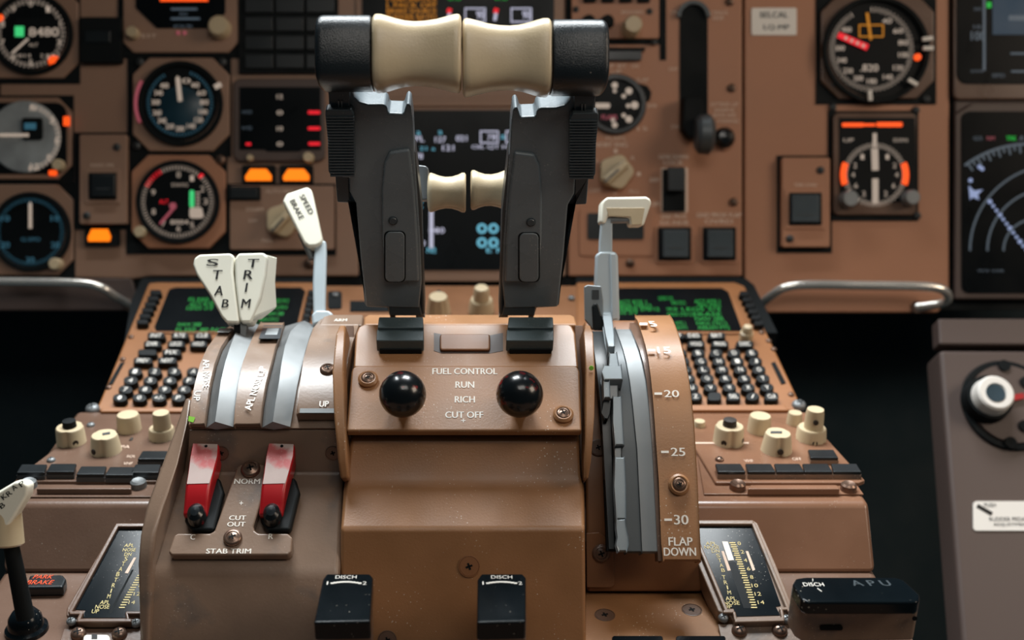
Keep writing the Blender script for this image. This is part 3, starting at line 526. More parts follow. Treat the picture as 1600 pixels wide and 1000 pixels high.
# ================================================================== RIGHT CONSOLE DETAILS
t = thing('round_air_vent', 'round grey air vent with white-ringed nozzle on the right console', 'vent', SC.at(1567, 632))
obj('ring', MB().ring(SC, 1578, 632, 62, 72, 0, 5, 40), 'blackm', t, bev=.001); obj('disc', MB().lathe(SC, 1578, 632, [(63, 0), (62, 5), (.1, 6)], seg=40), 'panelg', t)
for x, y in ((1576, 694), (1566, 574), (1600, 600), (1598, 668)): obj('notch', MB().lathe(SC, x, y, [(9, 5), (9, 9), (.1, 9)], seg=18), 'blackm', t)
obj('nozzle', MB().lathe(SC, 1556, 614, [(34, 5), (28, 30), (27, 44), (24, 47), (15, 47), (14, 44)], h=44, seg=32), 'plac', t); obj('nozzle_bore', MB().lathe(SC, 1556, 614, [(14, 44), (14, 48), (.1, 48)], h=48), 'dialb', t); obj('nozzle_skirt', MB().lathe(SC, 1545, 622, [(36, 4), (34, 26), (.1, 26)], h=20, seg=30), 'blackm', t)
obj('red_mark', MB().line(SC, 1580, 622, 1600, 618, 9, 6, 12), 'red', t)
t = thing('placard', 'white placard with black arrow low on the right console', 'placard', SC.at(1570, 805)); obj('plate', MB().box(SC, 1521, 783, 1680, 829, 0, 2, 5), 'plac', t)
b = MB(); b.line(SC, 1527, 790, 1550, 803, 6, 2, 2.6); b.text(SC, 'PUSH', 1547, 789, 18, 6, 2.6); b.text(SC, 'RUDDER PEDAL', 1576, 811, 60, 6, 2.6); b.text(SC, 'ADJUSTMENT', 1582, 820, 60, 6, 2.6); obj('lettering', b, 'inkbk', t)

# ================================================================== CENTRE PEDESTAL
YW = Vector((0, 1, 0)); ZW = Vector((0, 0, 1))
def dz(y, z): return z / (math.sin(TH) + (y - CY) / FPX * math.cos(TH))
def lerp(tab, y):
    if y <= tab[0][0]: return tab[0][1]
    for (a, p), (b_, q) in zip(tab, tab[1:]):
        if y <= b_: return p + (q - p) * (y - a) / (b_ - a)
    return tab[-1][1]
ZD, ZK = .384, .3505
DK = PL(P(1000, 950, dz(950, ZD)), R_, YW)          # pedestal deck
KP = PL(P(1200, 740, dz(740, ZK)), R_, YW)          # knob panels
CP = PL3(P(700, 640, dz(640, ZK)), P(900, 640, dz(640, ZK)), P(700, 440, .952))
ped = thing('center_pedestal', 'brown painted pedestal carrying keyboards, knob panels and throttle quadrant', 'pedestal', DK.at(722, 940))
X0, X1 = -.275, .2475
b = MB().bridge([Vector((X0, y, CAM.z - ZD + z)) for y, z in ((.30, 0), (.66, 0), (.66, -.28), (.30, -.28))], [Vector((X1, y, CAM.z - ZD + z)) for y, z in ((.30, 0), (.66, 0), (.66, -.28), (.30, -.28))]); obj('deck', b, 'browndk', ped, bev=.004)
fy0 = P(0, 897, dz(897, ZD)).y; fy1 = P(0, 786, dz(786, ZK)).y
yb = P(0, 642, dz(642, ZK)).y
prof = [(fy0, -ZD), (fy1, -ZK), (yb, -ZK), (yb, -ZD)]
for xa, xb, m in ((X0, -.163, 'browndk'), (.1402, X1, 'panelb')):  # left box coloured darker for the weaker light on that side
    b = MB().bridge([Vector((xa, y, CAM.z + z)) for y, z in prof], [Vector((xb, y, CAM.z + z)) for y, z in prof]); obj('rear_box', b, m, ped, bev=.0035, seg=3)
obj('right_deck_plate', MB().prism(DK, [(915, 926), (1108, 926), (1146, 1010), (915, 1010)], 0, 1), 'brown', ped, bev=.0006, pl=None)
screw(ped, DK, 945, 961, 16, 1, 'flat', 'browndk'); screw(ped, DK, 1081, 953, 16, 1, 'flat', 'browndk')
# right rear plates
b = MB().prism(KP, [(1092, 790), (1168, 790), (1180, 812), (1092, 812)], -8, 0); 
for x in (1099, 1150): screw(ped, DK.at(x, 794, 34), x, 794, 6, 0, 'round', 'blackm')

# ---------------- keyboards (flight management units)
def key(parent, x, y, w_, h_, t, rnd, name='key', tw=None):
    k = MB(); pl = CP.at(x, y)
    pts = [(x + w_ / 2 * math.cos(a) , y + h_ / 2 * math.sin(a)) for a in [2 * math.pi * i / 16 for i in range(16)]] if rnd else rr(x - w_ / 2, y - h_ / 2, x + w_ / 2, y + h_ / 2, h_ * .4)
    k.prism(CP, pts, 0, 11, .12); k.m = 1
    if t: k.text(CP, t, x, y, tw or min(6.5 * len(t), w_ * .62), 5.8, 11.4)
    return obj(name, k, ['keyblk', 'ink'], parent, bev=.0006)
def cdu(side):
    L = side < 0
    t = thing('keyboard_unit', 'orange-brown keyboard unit with green screen behind the stabiliser trim levers' if L else 'orange-brown letter keyboard unit with green screen beside the flap scale', 'keyboard', CP.at(350 if L else 1080, 600), 'keyboard units')
    if L:
        obj('casing', MB().prism(CP, [(232, 441), (250, 440), (492, 440), (500, 641), (148, 641), (156, 625)], -30, 0), 'cdu', t, bev=.002)
        obj('rim_gap', MB().prism(CP, [(222, 434), (500, 434), (500, 470), (190, 560), (205, 470)], -60, -14), 'blackm', t)
        obj('screen_bezel', MB().prism(CP, [(262, 447), (270, 444), (474, 444), (482, 450), (466, 520), (238, 520), (236, 514)], 0, 3), 'cdu', t, bev=.0008)
        obj('screen', MB().prism(CP, [(264, 452), (274, 449), (470, 449), (477, 455), (462, 517), (244, 517), (241, 511)], 2, 4), 'glass', t)
        obj('front_rail', MB().prism(CP, [(160, 636), (330, 636), (330, 643), (156, 643)], 0, 8), 'cdu', t, bev=.001)
        b = MB()
        for x, y, w_ in ((320, 468, 50), (318, 475, 44), (312, 481, 40), (440, 470, 22), (436, 480, 26), (430, 490, 26), (420, 499, 30), (300, 515, 50), (296, 507, 36), (404, 508, 40), (360, 515, 60)):
            b.text(CP, random.choice(['KBOS 270/12', 'ACT RTE 1', 'FL350 .80', 'LEGS 2/3', 'N4W 288']), x, y, w_, 5.5, 4.3)
        obj('green_text', b, 'e_green', t)
        for i in range(6): key(t, 243 - i * 4.2, 456 + i * 9.2, 18, 7, '', 0, 'line_key')
        for i in range(6): key(t, 487 - i * 2, 456 + i * 9, 12, 7, '', 0, 'line_key')
        for r, (y, xs) in enumerate(((524, (244, 281, 316)), (537, (238, 275, 310)), (550, (230, 268)), (563, (223, 261)))):
            for c_, x in enumerate(xs): key(t, x, y, 29 if r > 1 else 27, 9, [['INIT', 'RTE', 'CLB'], ['DIR', 'LEGS', 'HOLD'], ['', 'FIX'], ['PREV', 'NEXT']][r][c_], 0)
        for r, (y, x) in enumerate(((580, 211), (594, 204), (608, 196), (621, 187))):
            for c_ in range(4): key(t, x + c_ * 30.5, y, 22, 13, [['1', '2', '3', 'A'], ['4', '5', '6', 'F'], ['7', '8', '9', 'K'], ['.', '0', '+/-', 'P']][r][c_], 1)
        obj('slot', MB().prism(CP, [(188, 567), (195, 565), (176, 600), (169, 600)], 0, 1.5), 'blackm', t)
        for x, y in ((205, 527), (170, 606), (192, 562)): screw(t, CP, x, y, 5, 0, 'round', 'screw')
        screw(t, CP, 145, 640, 11, 0, 'round', 'silver', name='corner_stud')
    else:
        obj('casing', MB().prism(CP, [(900, 440), (1148, 440), (1164, 446), (1254, 636), (1250, 641), (900, 641)], -30, 0), 'cdu', t, bev=.002)
        obj('rim_gap', MB().prism(CP, [(900, 433), (1162, 433), (1178, 445), (1215, 520), (900, 520)], -60, -14), 'blackm', t)
        obj('screen_bezel', MB().prism(CP, [(930, 445), (1136, 445), (1144, 451), (1172, 517), (1170, 521), (930, 521)], 0, 3), 'cdu', t, bev=.0008)
        obj('screen', MB().prism(CP, [(935, 450), (1128, 450), (1138, 456), (1160, 517), (935, 517)], 2, 4), 'glass', t)
        obj('front_rail', MB().prism(CP, [(1070, 632), (1226, 632), (1232, 641), (1070, 641)], 0, 8), 'cdu', t, bev=.001)
        b = MB()
        for x, y, w_ in ((988, 472, 44), (990, 478, 56), (1000, 483, 60), (975, 488, 40), (1040, 466, 22), (1060, 473, 22), (1105, 471, 40), (1108, 477, 36), (1050, 483, 16), (1095, 483, 60), (1062, 491, 38), (1105, 491, 44), (1108, 498, 44), (1112, 505, 48), (1056, 505, 30), (1115, 512, 50), (1062, 512, 24)):
            b.text(CP, random.choice(['KBOS 270/12', 'ACT RTE 1', 'FL350 .80', 'LEGS 2/3', 'N4W 288', 'ABEAM PTS', 'ERASE']), x, y, w_, 5.5, 4.3)
        obj('green_text', b, 'e_green', t)
        for i in range(6): key(t, 1163 + i * 4.6, 458 + i * 9.2, 15, 7, '', 0, 'line_key')
        for x, y, s_ in ((1056, 524, 'DEP'), (1084, 524, 'DES'), (1120, 524, 'BRT'), (1052, 537, 'PRG'), (1088, 537, 'HOLD'), (1125, 537, 'PROG'), (1164, 537, 'EXEC')): key(t, x, y, 27, 9, s_, 0)
        L_ = ['ABCDE', 'FGHIJ', 'KLMNO', 'PQRST', 'UVWXY']; ys = (551, 564, 577, 591, 605, 619); xs = (1063, 1067, 1071, 1076, 1081, 1087)
        for r in range(6):
            for c_ in range(5):
                s_ = L_[r][c_] if r < 5 else ['Z', '', 'DEL', '/', 'CLR'][c_]; key(t, xs[r] + c_ * (28 + r * .35), ys[r], 21, 13, s_, r < 5 or c_ in (0, 3), tw=None)
        obj('slot', MB().prism(CP, [(1205, 567), (1211, 565), (1228, 598), (1221, 600)], 0, 1.5), 'blackm', t)
        for x, y in ((1209, 546), (1236, 617), (1190, 520), (1201, 533)): screw(t, CP, x, y, 5, 0, 'round', 'screw')
        screw(t, CP, 1248, 634, 11, 0, 'round', 'silver', name='corner_stud')
    return t
cdu(-1); cdu_r = cdu(1)
obj('brightness_knob', MB().lathe(CP.at(1165, 531), 1165, 531, [(11, 0), (10, 14), (8, 15), (8, 22), (6, 26), (.1, 27)]), 'knob', cdu_r)
# ---------------- centre forward panel with two knobs
t = thing('forward_panel', 'brown panel strip with dark slots behind the throttle quadrant', 'panel', CP.at(720, 500))
obj('face_plate', MB().prism(CP, [(497, 446), (925, 446), (930, 540), (495, 540)], -30, -2), 'browncl', t, bev=.001)
obj('slot', MB().box(CP, 547, 470, 610, 486, -2, 0), 'blackm', t); obj('slot', MB().box(CP, 512, 455, 534, 482, -2, 0, 4), 'blackm', t); 
screw(t, CP, 524, 461, 6, 0, 'round', 'silver'); screw(t, CP, 893, 466, 6, 0, 'round', 'silver')
def fluted(pl, x, y, r, h, r2=None, n=24, fl=.05):
    b = MB(); c = pl.w(x, y, 0); k = pl.k; rows = [(r, 0), (r, h * .1), (r2 or r * .93, h * .9), ((r2 or r * .93) * .9, h)]; vs = []; fs = []
    m = n * 2
    for q, (rad, z) in enumerate(rows):
        for i in range(m):
            a = 2 * math.pi * i / m; e = rad * (1 - (fl if i % 2 and 0 < q < 3 else 0)); vs.append(c + pl.u * (e * k * math.cos(a)) + pl.v * (e * k * math.sin(a)) + pl.n * (z * k))
    for j in range(len(rows) - 1):
        for i in range(m): l = (i + 1) % m; fs.append((j * m + i, j * m + l, (j + 1) * m + l, (j + 1) * m + i))
    fs.append(tuple((len(rows) - 1) * m + i for i in range(m))); fs.append(tuple(reversed(range(m))))
    return b.add(vs, fs)
def grooved_knob(pl, t, x, y, r, h, r2, m='knob', holes=((0, -1),)):
    """round knob with concave finger grooves"""
    pl = pl.at(x, y); c = pl.o; k = pl.k; b = MB(); vs = []; fs = []; N = 48
    rows = [(1.04, 0), (1.0, .06), (r2, .92), (r2 * .93, 1.0)]
    for q, (f, z) in enumerate(rows):
        for i in range(N):
            a = 2 * math.pi * i / N; g = max(0, math.cos(3 * (a + math.pi / 2) )) ** 6 * (.16 if q in (1, 2) else .05); e = r * f * (1 - g)
            vs.append(c + pl.u * (e * k * math.cos(a)) + pl.v * (e * k * math.sin(a)) + pl.n * (z * h * k))
    for j in range(3):
        for i in range(N): l = (i + 1) % N; fs.append((j * N + i, j * N + l, (j + 1) * N + l, (j + 1) * N + i))
    fs.append(tuple(3 * N + i for i in range(N))); fs.append(tuple(reversed(range(N)))); kn = obj('knob_body', b.add(vs, fs), m, t, bev=.0004)
    for a, _ in holes:
        q = math.radians(a - 90); d = pl.u * math.cos(q) + pl.v * math.sin(q); cc = c + d * (r * .86 * k) + pl.n * (h * .42 * k)
        obj('set_screw_hole', MB().rev(cc, d, pl.n, [(4.5 * k, 0), (4.5 * k, r * .11 * k), (.1 * k, r * .11 * k)], 14), 'kshade', kn)
    return kn
fwd = t; t = Part(fwd, 'knob'); q = CP.at(685, 490); obj('knob_body', fluted(q, 685, 488, 19, 30, 15, 10, .1), 'knob', t); obj('pointer_slot', MB().box(CP, 683, 453, 688, 462, 27, 32), 'kshade', t)
t = Part(fwd, 'knob'); q = CP.at(752, 488); obj('knob_body', fluted(q, 752, 486, 20, 22, 18, 12, .06), 'knob', t); obj('upper_knob', MB().lathe(q, 752, 486, [(13, 20), (12, 40), (10, 44), (.1, 45)]), 'knob', t)

# ---------------- knob panels either side
def knob_panel(side):
    L = side < 0
    t = thing('knob_panel', 'brown radio panel, coloured darker for dim light, with ivory knobs and black buttons at left of quadrant' if L else 'brown radio panel with ivory knobs and black buttons right of quadrant', 'panel', KP.at(150 if L else 1220, 745), 'radio panels')
    m = 'browndk' if L else 'panelb'  # dimmer light on the left put into the paint colour
    if L:
        obj('face_plate', MB().prism(KP, [(152, 652), (300, 652), (300, 752), (22, 752), (30, 742)], 0, 8), m, t, bev=.001)
        obj('front_bar', MB().prism(KP, [(62, 757), (205, 757), (205, 764), (56, 764)], 0, 12), m, t, bev=.001)
        obj('base_plate', MB().prism(KP, [(150, 655), (260, 655), (260, 776), (14, 776)], 0, 3), m, t, bev=.0008)
        bx = [(50, 735), (96, 734), (143, 738), (188, 739), (228, 735), (239, 714)]
    else:
        obj('face_plate', MB().prism(KP, [(1080, 652), (1262, 652), (1352, 750), (1342, 754), (1118, 754), (1080, 690)], 0, 8), m, t, bev=.001)
        obj('front_bar', MB().prism(KP, [(1172, 757), (1308, 757), (1313, 764), (1168, 764)], 0, 12), m, t, bev=.001)
        obj('base_plate', MB().prism(KP, [(1080, 655), (1266, 655), (1350, 772), (1100, 772)], 0, 3), m, t, bev=.0008)
        bx = [(1141, 734), (1188, 734), (1233, 734), (1277, 734), (1322, 734), (1286, 712)]
    for x, y in bx:
        k = MB(); sk = -6 if L else 6
        k.prism(KP, [(x - 20 - sk * .6, y - 10), (x + 20 - sk * .6, y - 10), (x + 22 + sk * .4, y + 3), (x - 22 + sk * .4, y + 3)], 14, 20); bt = obj('button', k, 'black', t, bev=.0007)
        obj('button_base', MB().prism(KP, [(x - 19 - sk * .6, y - 5), (x + 19 - sk * .6, y - 5), (x + 22 + sk * .4, y + 8), (x - 22 + sk * .4, y + 8)], 7, 15), 'greyd' if L else 'taupe', bt)
    for x, y in ((46, 763), (217, 763)) if L else ((1152, 766), (1325, 768)):
        q = KP.at(x, y); obj('fastener', MB().lathe(q, x, y, [(13, 0), (12, 12), (9, 15), (.1, 13)], seg=20), 'silver' if L else 'screw', t, bev=0)
    def th(label, x, y): return Part(t, 'knob', label)
    sd = 'left' if L else 'right'
    if L:
        k = th('ivory knob with black top button, furthest left of the left radio panel', 112, 706); grooved_knob(KP, k, 113, 697, 23, 34, .93, 'knob', ((35, 0),)); q = KP.at(112, 697); obj('top_button', MB().lathe(q, 113, 697, [(11, 32), (10, 44), (.1, 45)], seg=20), 'blackm', k)
        k = th('stout ivory knob nearest the button row on the left radio panel', 165, 718); grooved_knob(KP, k, 167, 711, 25, 36, .82, 'knob', ((-35, 0),)); q = KP.at(167, 711); obj('pointer_line', MB().line(q, 160, 678, 172, 676, 3, 36, 37), 'greyd', k)
        k = th('fluted ivory knob behind the others on the left radio panel', 203, 682); q = KP.at(203, 680); obj('knob_body', fluted(q, 203, 678, 19, 34, 17.5), 'knob', k); obj('set_screw_hole', MB().rev(q.w(205, 688, 6) , Vector((0, -1, 0)), ZW, [(3 * q.k, -.002), (3 * q.k, .002), (.01 * q.k, .002)], 12), 'kshade', k)
        k = th('two-tier ivory knob half hidden by the side rail, left radio panel', 254, 693); q = KP.at(254, 690); obj('lower_knob', fluted(q, 254, 690, 21, 24, 20, 12, .08), 'knob', k); obj('upper_knob', fluted(q, 256, 690, 15, 50, 13.5, 12, .05), 'knob', k)
        for x, y in ((80, 720), (142, 665)): screw(t, KP, x, y, 7, 8, 'round', 'silver')
        b = MB()
        for x, y, s_ in ((205, 713, 'SQL'), (200, 724, 'VHF'), (196, 698, 'PA')): b.text(KP, s_, x, y, 14, 4, 8.6)
        obj('lettering', b, 'inkp', t)
    else:
        k = th('ivory knob with dark top button, furthest left of the right radio panel', 1136, 705); grooved_knob(KP, k, 1137, 697, 24, 36, .92, 'knob', ((-30, 0), (60, 0))); q = KP.at(1137, 697); obj('top_button', MB().lathe(q, 1137, 697, [(11, 34), (10, 46), (.1, 47)], seg=20), 'kshade', k)
        k = th('fluted ivory cylinder knob on the right radio panel', 1185, 684); q = KP.at(1185, 682); obj('knob_body', fluted(q, 1185, 680, 18.5, 34, 17), 'knob', k)
        k = th('tapered ivory knob nearest the button row, right radio panel', 1211, 716); grooved_knob(KP, k, 1212, 710, 25, 38, .80, 'knob', ((0, 0),)); q = KP.at(1212, 710); obj('pointer_line', MB().line(q, 1204, 675, 1222, 675, 3, 38, 39), 'greyd', k)
        k = th('two-tier ivory knob at the right edge of the right radio panel', 1266, 698); q = KP.at(1266, 692); obj('lower_knob', fluted(q, 1266, 692, 24, 27, 22.5, 12, .08), 'knob', k); obj('upper_knob', fluted(q, 1268, 692, 16, 58, 14, 12, .05), 'knob', k)
        for z, y in ((10, 698), (42, 698)): obj('set_screw_hole', MB().rev(q.o + Vector((.0, -(.0088 if z < 20 else .0058), z * q.k)), Vector((0, -1, 0)), ZW, [(4 * q.k, -.001), (4 * q.k, .001), (.0001, .001)], 12), 'kshade', k)
        k = th('small ivory knob behind the two-tier knob, right radio panel', 1240, 668); q = KP.at(1240, 668); obj('knob_body', fluted(q, 1240, 668, 13, 26, 11, 12, .06), 'knob', k)
        k = th('small stubby ivory knob beside the flap scale, right radio panel', 1092, 672); q = KP.at(1092, 672); obj('knob_body', fluted(q, 1092, 672, 10, 16, 9, 10, .06), 'knob', k)
        for x, y in ((1124, 719), (1086, 662)): screw(t, KP, x, y, 7, 8, 'round', 'screw')
        b = MB()
        for x, y, s_ in ((1245, 717, 'OFF'), (1170, 720, 'VHF')): b.text(KP, s_, x, y, 14, 4, 8.6)
        b.line(KP, 1085, 692, 1170, 692, 2, 8, 8.6); obj('lettering', b, 'inkp', t)
knob_panel(-1); knob_panel(1)

# ================================================================== THROTTLE QUADRANT BODY
tq = thing('throttle_quadrant', 'brown central throttle housing with stepped front face between the lever slots', 'throttle quadrant', FP(722, 1000, .617))
def loft(rows, back=.10, down=0.):
    A = [P(r[0], r[2], r[3]) for r in rows]; B = [P(r[1], r[2], r[3]) for r in rows]
    for X in (A, B):
        X.append(X[-1] + Vector((0, back, 0))); X.append(Vector((X[0].x, X[0].y + .02, X[-1].z)) if False else X[0] + Vector((0, max(0.02, X[-1].y - X[0].y), -.012)))
    return MB().bridge(A, B)
obj('front_cover', loft([(555, 895, 560, .700), (548, 905, 686, .647), (541, 908, 742, .644), (538, 911, 763, .640), (532, 914, 826, .621), (531, 916, 1012, .617)]), 'brown', tq, bev=.0022, seg=3)
FQ = PL3(P(545, 672, .637), P(900, 672, .637), P(545, 572, .668))
obj('fuel_panel', MB().prism(FQ, [(541, 673), (909, 673), (906, 580), (903, 573), (898, 571), (557, 571), (551, 574), (549, 580)], -14, 0), 'brown', tq, bev=.0016, seg=3)
UB = PL3(P(560, 565, .674), P(900, 565, .674), P(560, 506, .700))
obj('upper_block', MB().prism(UB, [(552, 574), (904, 574), (899, 520), (894, 509), (888, 506), (568, 506), (560, 510), (556, 520)], -40, 0), 'brown', tq, bev=.0022, seg=3)
obj('rear_ridge', MB().prism(PL3(P(500, 506, .712), P(900, 506, .712), P(500, 492, .728)), [(568, 507), (902, 507), (898, 494), (892, 491), (575, 491), (569, 495)], -30, 0), 'brown', tq, bev=.0015, seg=3)
obj('arm_lettering', MB().text(PL3(P(500, 506, .72), P(900, 506, .72), P(500, 492, .735)), 'ARM', 532, 500, 20, 4, .6), 'ink', tq)
obj('rear_cover', MB().prism(PL3(P(500, 506, .72), P(900, 506, .72), P(500, 492, .735)), [(497, 508), (566, 508), (568, 491), (515, 491), (505, 494)], -30, 0), 'taupe', tq, bev=.0015, seg=3)
obj('recess_shade', MB().prism(UB, [(678, 520), (700, 524), (765, 524), (786, 520), (786, 548), (765, 552), (690, 552), (678, 548)], 0, .6), 'panelg', tq, bev=.0)  # flat dark sheet, shade of the hollow put into its colour
obj('raised_pad', MB().box(UB, 687, 521, 766, 546, 0, 6, 4), 'browncl', tq, bev=.0012)
b = MB(); b.text(FQ, 'FUEL CONTROL', 726, 580, 101, 9.5); b.text(FQ, 'RUN', 726, 601, 29, 10); b.text(FQ, 'RICH', 726, 624, 31, 10); b.text(FQ, 'CUT OFF', 725, 648, 59, 10); b.text(FQ, '+', 724, 657, 7, 6); obj('lettering', b, 'ink', tq)
for x, y in ((575, 592), (880, 647)):
    obj('screw_cup', MB().lathe(FQ, x, y, [(16, 0), (16.5, 5), (13, 8.5), (11, 8), (10.5, 3)], h=4, seg=28), 'brown', tq); screw(tq, FQ, x, y, 11, 4, 'dome', 'screw')
screw(tq, PL3(P(733, 885, .6197), P(800, 885, .6197), P(733, 830, .6215)), 733, 885, 17, .8, 'flat', 'browncl')
screw(tq, PL3(P(733, 985, .6173), P(800, 985, .6173), P(733, 940, .6185)), 605, 1000, 15, .8, 'flat', 'browndk')
# black stop blocks
for i, (x0, x1, lab) in enumerate(((588, 662, 'black stepped rubber block under the left thrust lever'), (791, 865, 'black stepped rubber block under the right thrust lever'))):
    t = thing('rubber_block', lab, 'rubber block', UB.at((x0 + x1) / 2, 550), 'rubber blocks at the lever feet')
    obj('rear_step', MB().prism(UB, [(x0 + 2, 512), (x1, 512), (x1 - 1, 495), (x0 + 4, 495)], 0, 32), 'dustyblk', t, bev=.0007); obj('front_step', MB().prism(UB, [(x0, 532), (x1, 532), (x1, 514), (x0 + 1, 514)], 4, 27), 'dustyblk', t, bev=.0007)
    obj('block_base', MB().prism(UB, [(x0 + 5, 546), (x1 - 3, 546), (x1 - 3, 520), (x0 + 6, 520)], 0, 10), 'blackm', t, bev=.0005)
# fuel control levers
for i, (x, y, lab) in enumerate(((629, 616, 'glossy black ball knob left of the fuel control lettering'), (812, 616, 'glossy black ball knob right of the fuel control lettering'))):
    t = thing('fuel_control_lever', lab, 'lever', FQ.at(x, y + 18), 'fuel control levers'); c = P(x, y, .628); r = 37 * .628 / FPX; ax = (c - FQ.w(x, y + 12, 0)).normalized()
    obj('ball_knob', MB().rev(c, ax, R_, [(max(r * math.sin(math.pi * j / 18), 1e-5), -r * math.cos(math.pi * j / 18)) for j in range(19)], 40), 'gloss', t, ang=80)
    obj('shaft', MB().tube([FQ.w(x, y + 12, -2), c], r * .45, 16), 'silver', t); obj('collar', MB().rev(c - ax * r * .78, ax, R_, [(r * .6, 0), (r * .72, r * .12), (r * .72, r * .3)], 28), 'leverb', t)
# thin side fins
for xs, lab in (((517, 531, 527, 541, 531, 545, 545), 0), ((913, 928, 912, 928, 907, 921, 917), 1)):
    rows = [(530, 540, 508, .682), (525, 541, 520, .668), (518, 538, 580, .648), (521, 540, 650, .636), (528, 543, 720, .630), (532, 545, 748, .632)] if lab == 0 else [(914, 922, 508, .682), (911, 927, 520, .668), (915, 930, 580, .648), (915, 929, 650, .636), (914, 924, 720, .630), (914, 919, 748, .632)]
    A = [P(r[0], r[2], r[3]) for r in rows]; B = [P(r[1], r[2], r[3]) for r in rows]
    for X in (A, B): X += [p + Vector((0, .016, -.012)) for p in reversed(X)]
    fin = obj('side_fin', MB().bridge(A, B), 'brown', tq, bev=.0016, seg=3)
    obj('fin_plate', MB().bridge([P((540 if lab == 0 else 898) + q[0], q[1], q[2]) for q in ((0, 508, .70), (4 if lab == 0 else 10, 745, .648), (4 if lab == 0 else 10, 745, .70))], [P((553 if lab == 0 else 911) + q[0], q[1], q[2]) for q in ((0, 508, .70), (-2 if lab == 0 else 6, 745, .648), (-2 if lab == 0 else 6, 745, .70))]), 'browndk', tq, bev=.0005)
obj('paint_spot', MB().rev(P(924, 575, .6478), -F_, R_, [(.0014, 0), (.0012, .0006), (.0001, .0006)], 12), 'green_paint', tq)

# ================================================================== LEFT SIDE : trim drum and cut-out box
DD = [(500, .79), (505, .755), (512, .728), (530, .700), (560, .676), (600, .658), (640, .645), (668, .640)]
ys = [506, 512, 522, 545, 570, 600, 635, 664]
def dd(y): return lerp(DD, y)
E = {'Al': [378, 360, 343, 326, 315, 307, 300, 296], 'Ar': [388, 376, 361, 346, 337, 330, 325, 321], 'F1': [392, 382, 370, 361, 353, 346, 341, 337], 'S1': [408, 405, 400, 390, 381, 375, 370, 366],
     'Br': [444, 442, 439, 431, 425, 417, 411, 408], 'F2': [476, 466, 455, 446, 441, 437, 431, 427], 'S2': [494, 490, 486, 479, 473, 466, 460, 455], 'Cl': [506, 500, 492, 484, 477, 473, 469, 465], 'Cr': [568, 563, 560, 552, 546, 542, 536, 531]}
td = thing('trim_drum_cover', 'ribbed drum cover with silver lever slots and APL NOSE UP lettering', 'drum cover', P and FP(420, 664, .645))
def band(a, c, h0, h1, m, n, bev=.0008, y1=None):
    rows = [(E[a][i], E[c][i], ys[i], dd(ys[i])) for i in range(8)]; return obj(n, MB().strip(rows, h0, h1), m, td, bev=bev)
band('Al', 'Cr', -.02, -.004, 'taupe', 'drum_core', 0)
band('Al', 'Ar', -.004, .0008, 'taupe', 'drum_strip'); band('S1', 'Br', -.004, .0008, 'taupe', 'drum_strip')
b = MB().strip([(E['Cl'][i], E['Cr'][i], ys[i] if i < 7 else 652, dd(ys[i] if i < 7 else 652)) for i in range(8)], -.004, .004); obj('up_plate', b, 'taupe', td, bev=.0008)
def folded(a, f, c, n):
    b = MB(); vs = []; fs = []
    for i in range(8):
        y = ys[i]; D = dd(y); up = Vector((0, -.35, .94)); vs += [P(E[a][i] + 1, y, D) - up * .002, P(E[f][i], y - 1, D) + up * .0022, P(E[c][i] - 2, y, D) - up * .0015, P(E[f][i], y, D) - up * .004]
    for i in range(7):
        for q in range(4): fs.append((i * 4 + q, i * 4 + (q + 1) % 4, i * 4 + 4 + (q + 1) % 4, i * 4 + 4 + q))
    fs += [(3, 2, 1, 0), (28, 29, 30, 31)]; obj(n, b.add(vs, fs), 'silver', td)
folded('Ar', 'F1', 'S1', 'slot_guide'); folded('Br', 'F2', 'S2', 'slot_guide')
def tan_frame(x, y, fn, h=0):
    a = P(x, y + 8, fn(y + 8)); c = P(x, y - 8, fn(y - 8)); q = PL(P(x, y, fn(y)), R_, c - a)
    q.o = q.o + q.n * h; return q
b = MB()
q = tan_frame(314, 632, dd, .0009); b.text(q, 'UP', 308, 618, 15, 10, .6, -88)
q = tan_frame(318, 585, dd, .0009); b.text(q, 'APL NOSE', 322, 583, 44, 10, .6, -80)
q = tan_frame(400, 605, dd, .0009); b.text(q, 'APL NOSE UP', 399, 606, 68, 11, .6, 82)
obj('lettering', b, 'ink', td); q = tan_frame(505, 631, dd, .0041); b = MB().text(q, 'UP', 506, 631, 14, 9, .6); obj('up_lettering', b, 'ink', td)
q = tan_frame(500, 642, dd, .0041); obj('hatched_strip', MB().prism(q, [(469, 638), (532, 638), (531, 645), (468, 645)], 0, .8), 'silver', td)
q = tan_frame(360, 514, dd, .0009); obj('white_mark', MB().prism(q, [(343, 513), (365, 513), (358, 519), (339, 519)], 0, .6), 'brightgrey', td); q = tan_frame(424, 518, dd, .0009); obj('white_mark', MB().prism(q, [(418, 513), (436, 513), (433, 523), (414, 523)], 0, .6), 'brightgrey', td); obj('dark_mark', MB().prism(q, [(412, 508), (442, 508), (437, 529), (404, 529)], -.2, .4), 'leverb', td)
obj('green_spot', MB().prism(tan_frame(300, 655, dd, .001), [(295, 650), (305, 652), (302, 660), (294, 658)], 0, .4), 'green_paint', td)
screw(td, tan_frame(510, 578, dd, .004), 512, 578, 12, 0, 'dome', 'screw')
lb = thing('cutout_housing', 'dark brown box at left front carrying two red guarded switches', 'housing', FP(380, 1000, .612))
obj('box_body', loft([(300, 540, 664, .646), (292, 537, 700, .650), (286, 537, 737, .653), (236, 531, 884, .617), (226, 531, 905, .614), (221, 531, 1012, .610)], .06), 'taupe', lb, bev=.003, seg=3)
A = [(290, 618, .668), (276, 660, .655), (252, 725, .640), (228, 790, .626), (217, 835, .617), (214, 880, .612), (218, 1012, .607)]
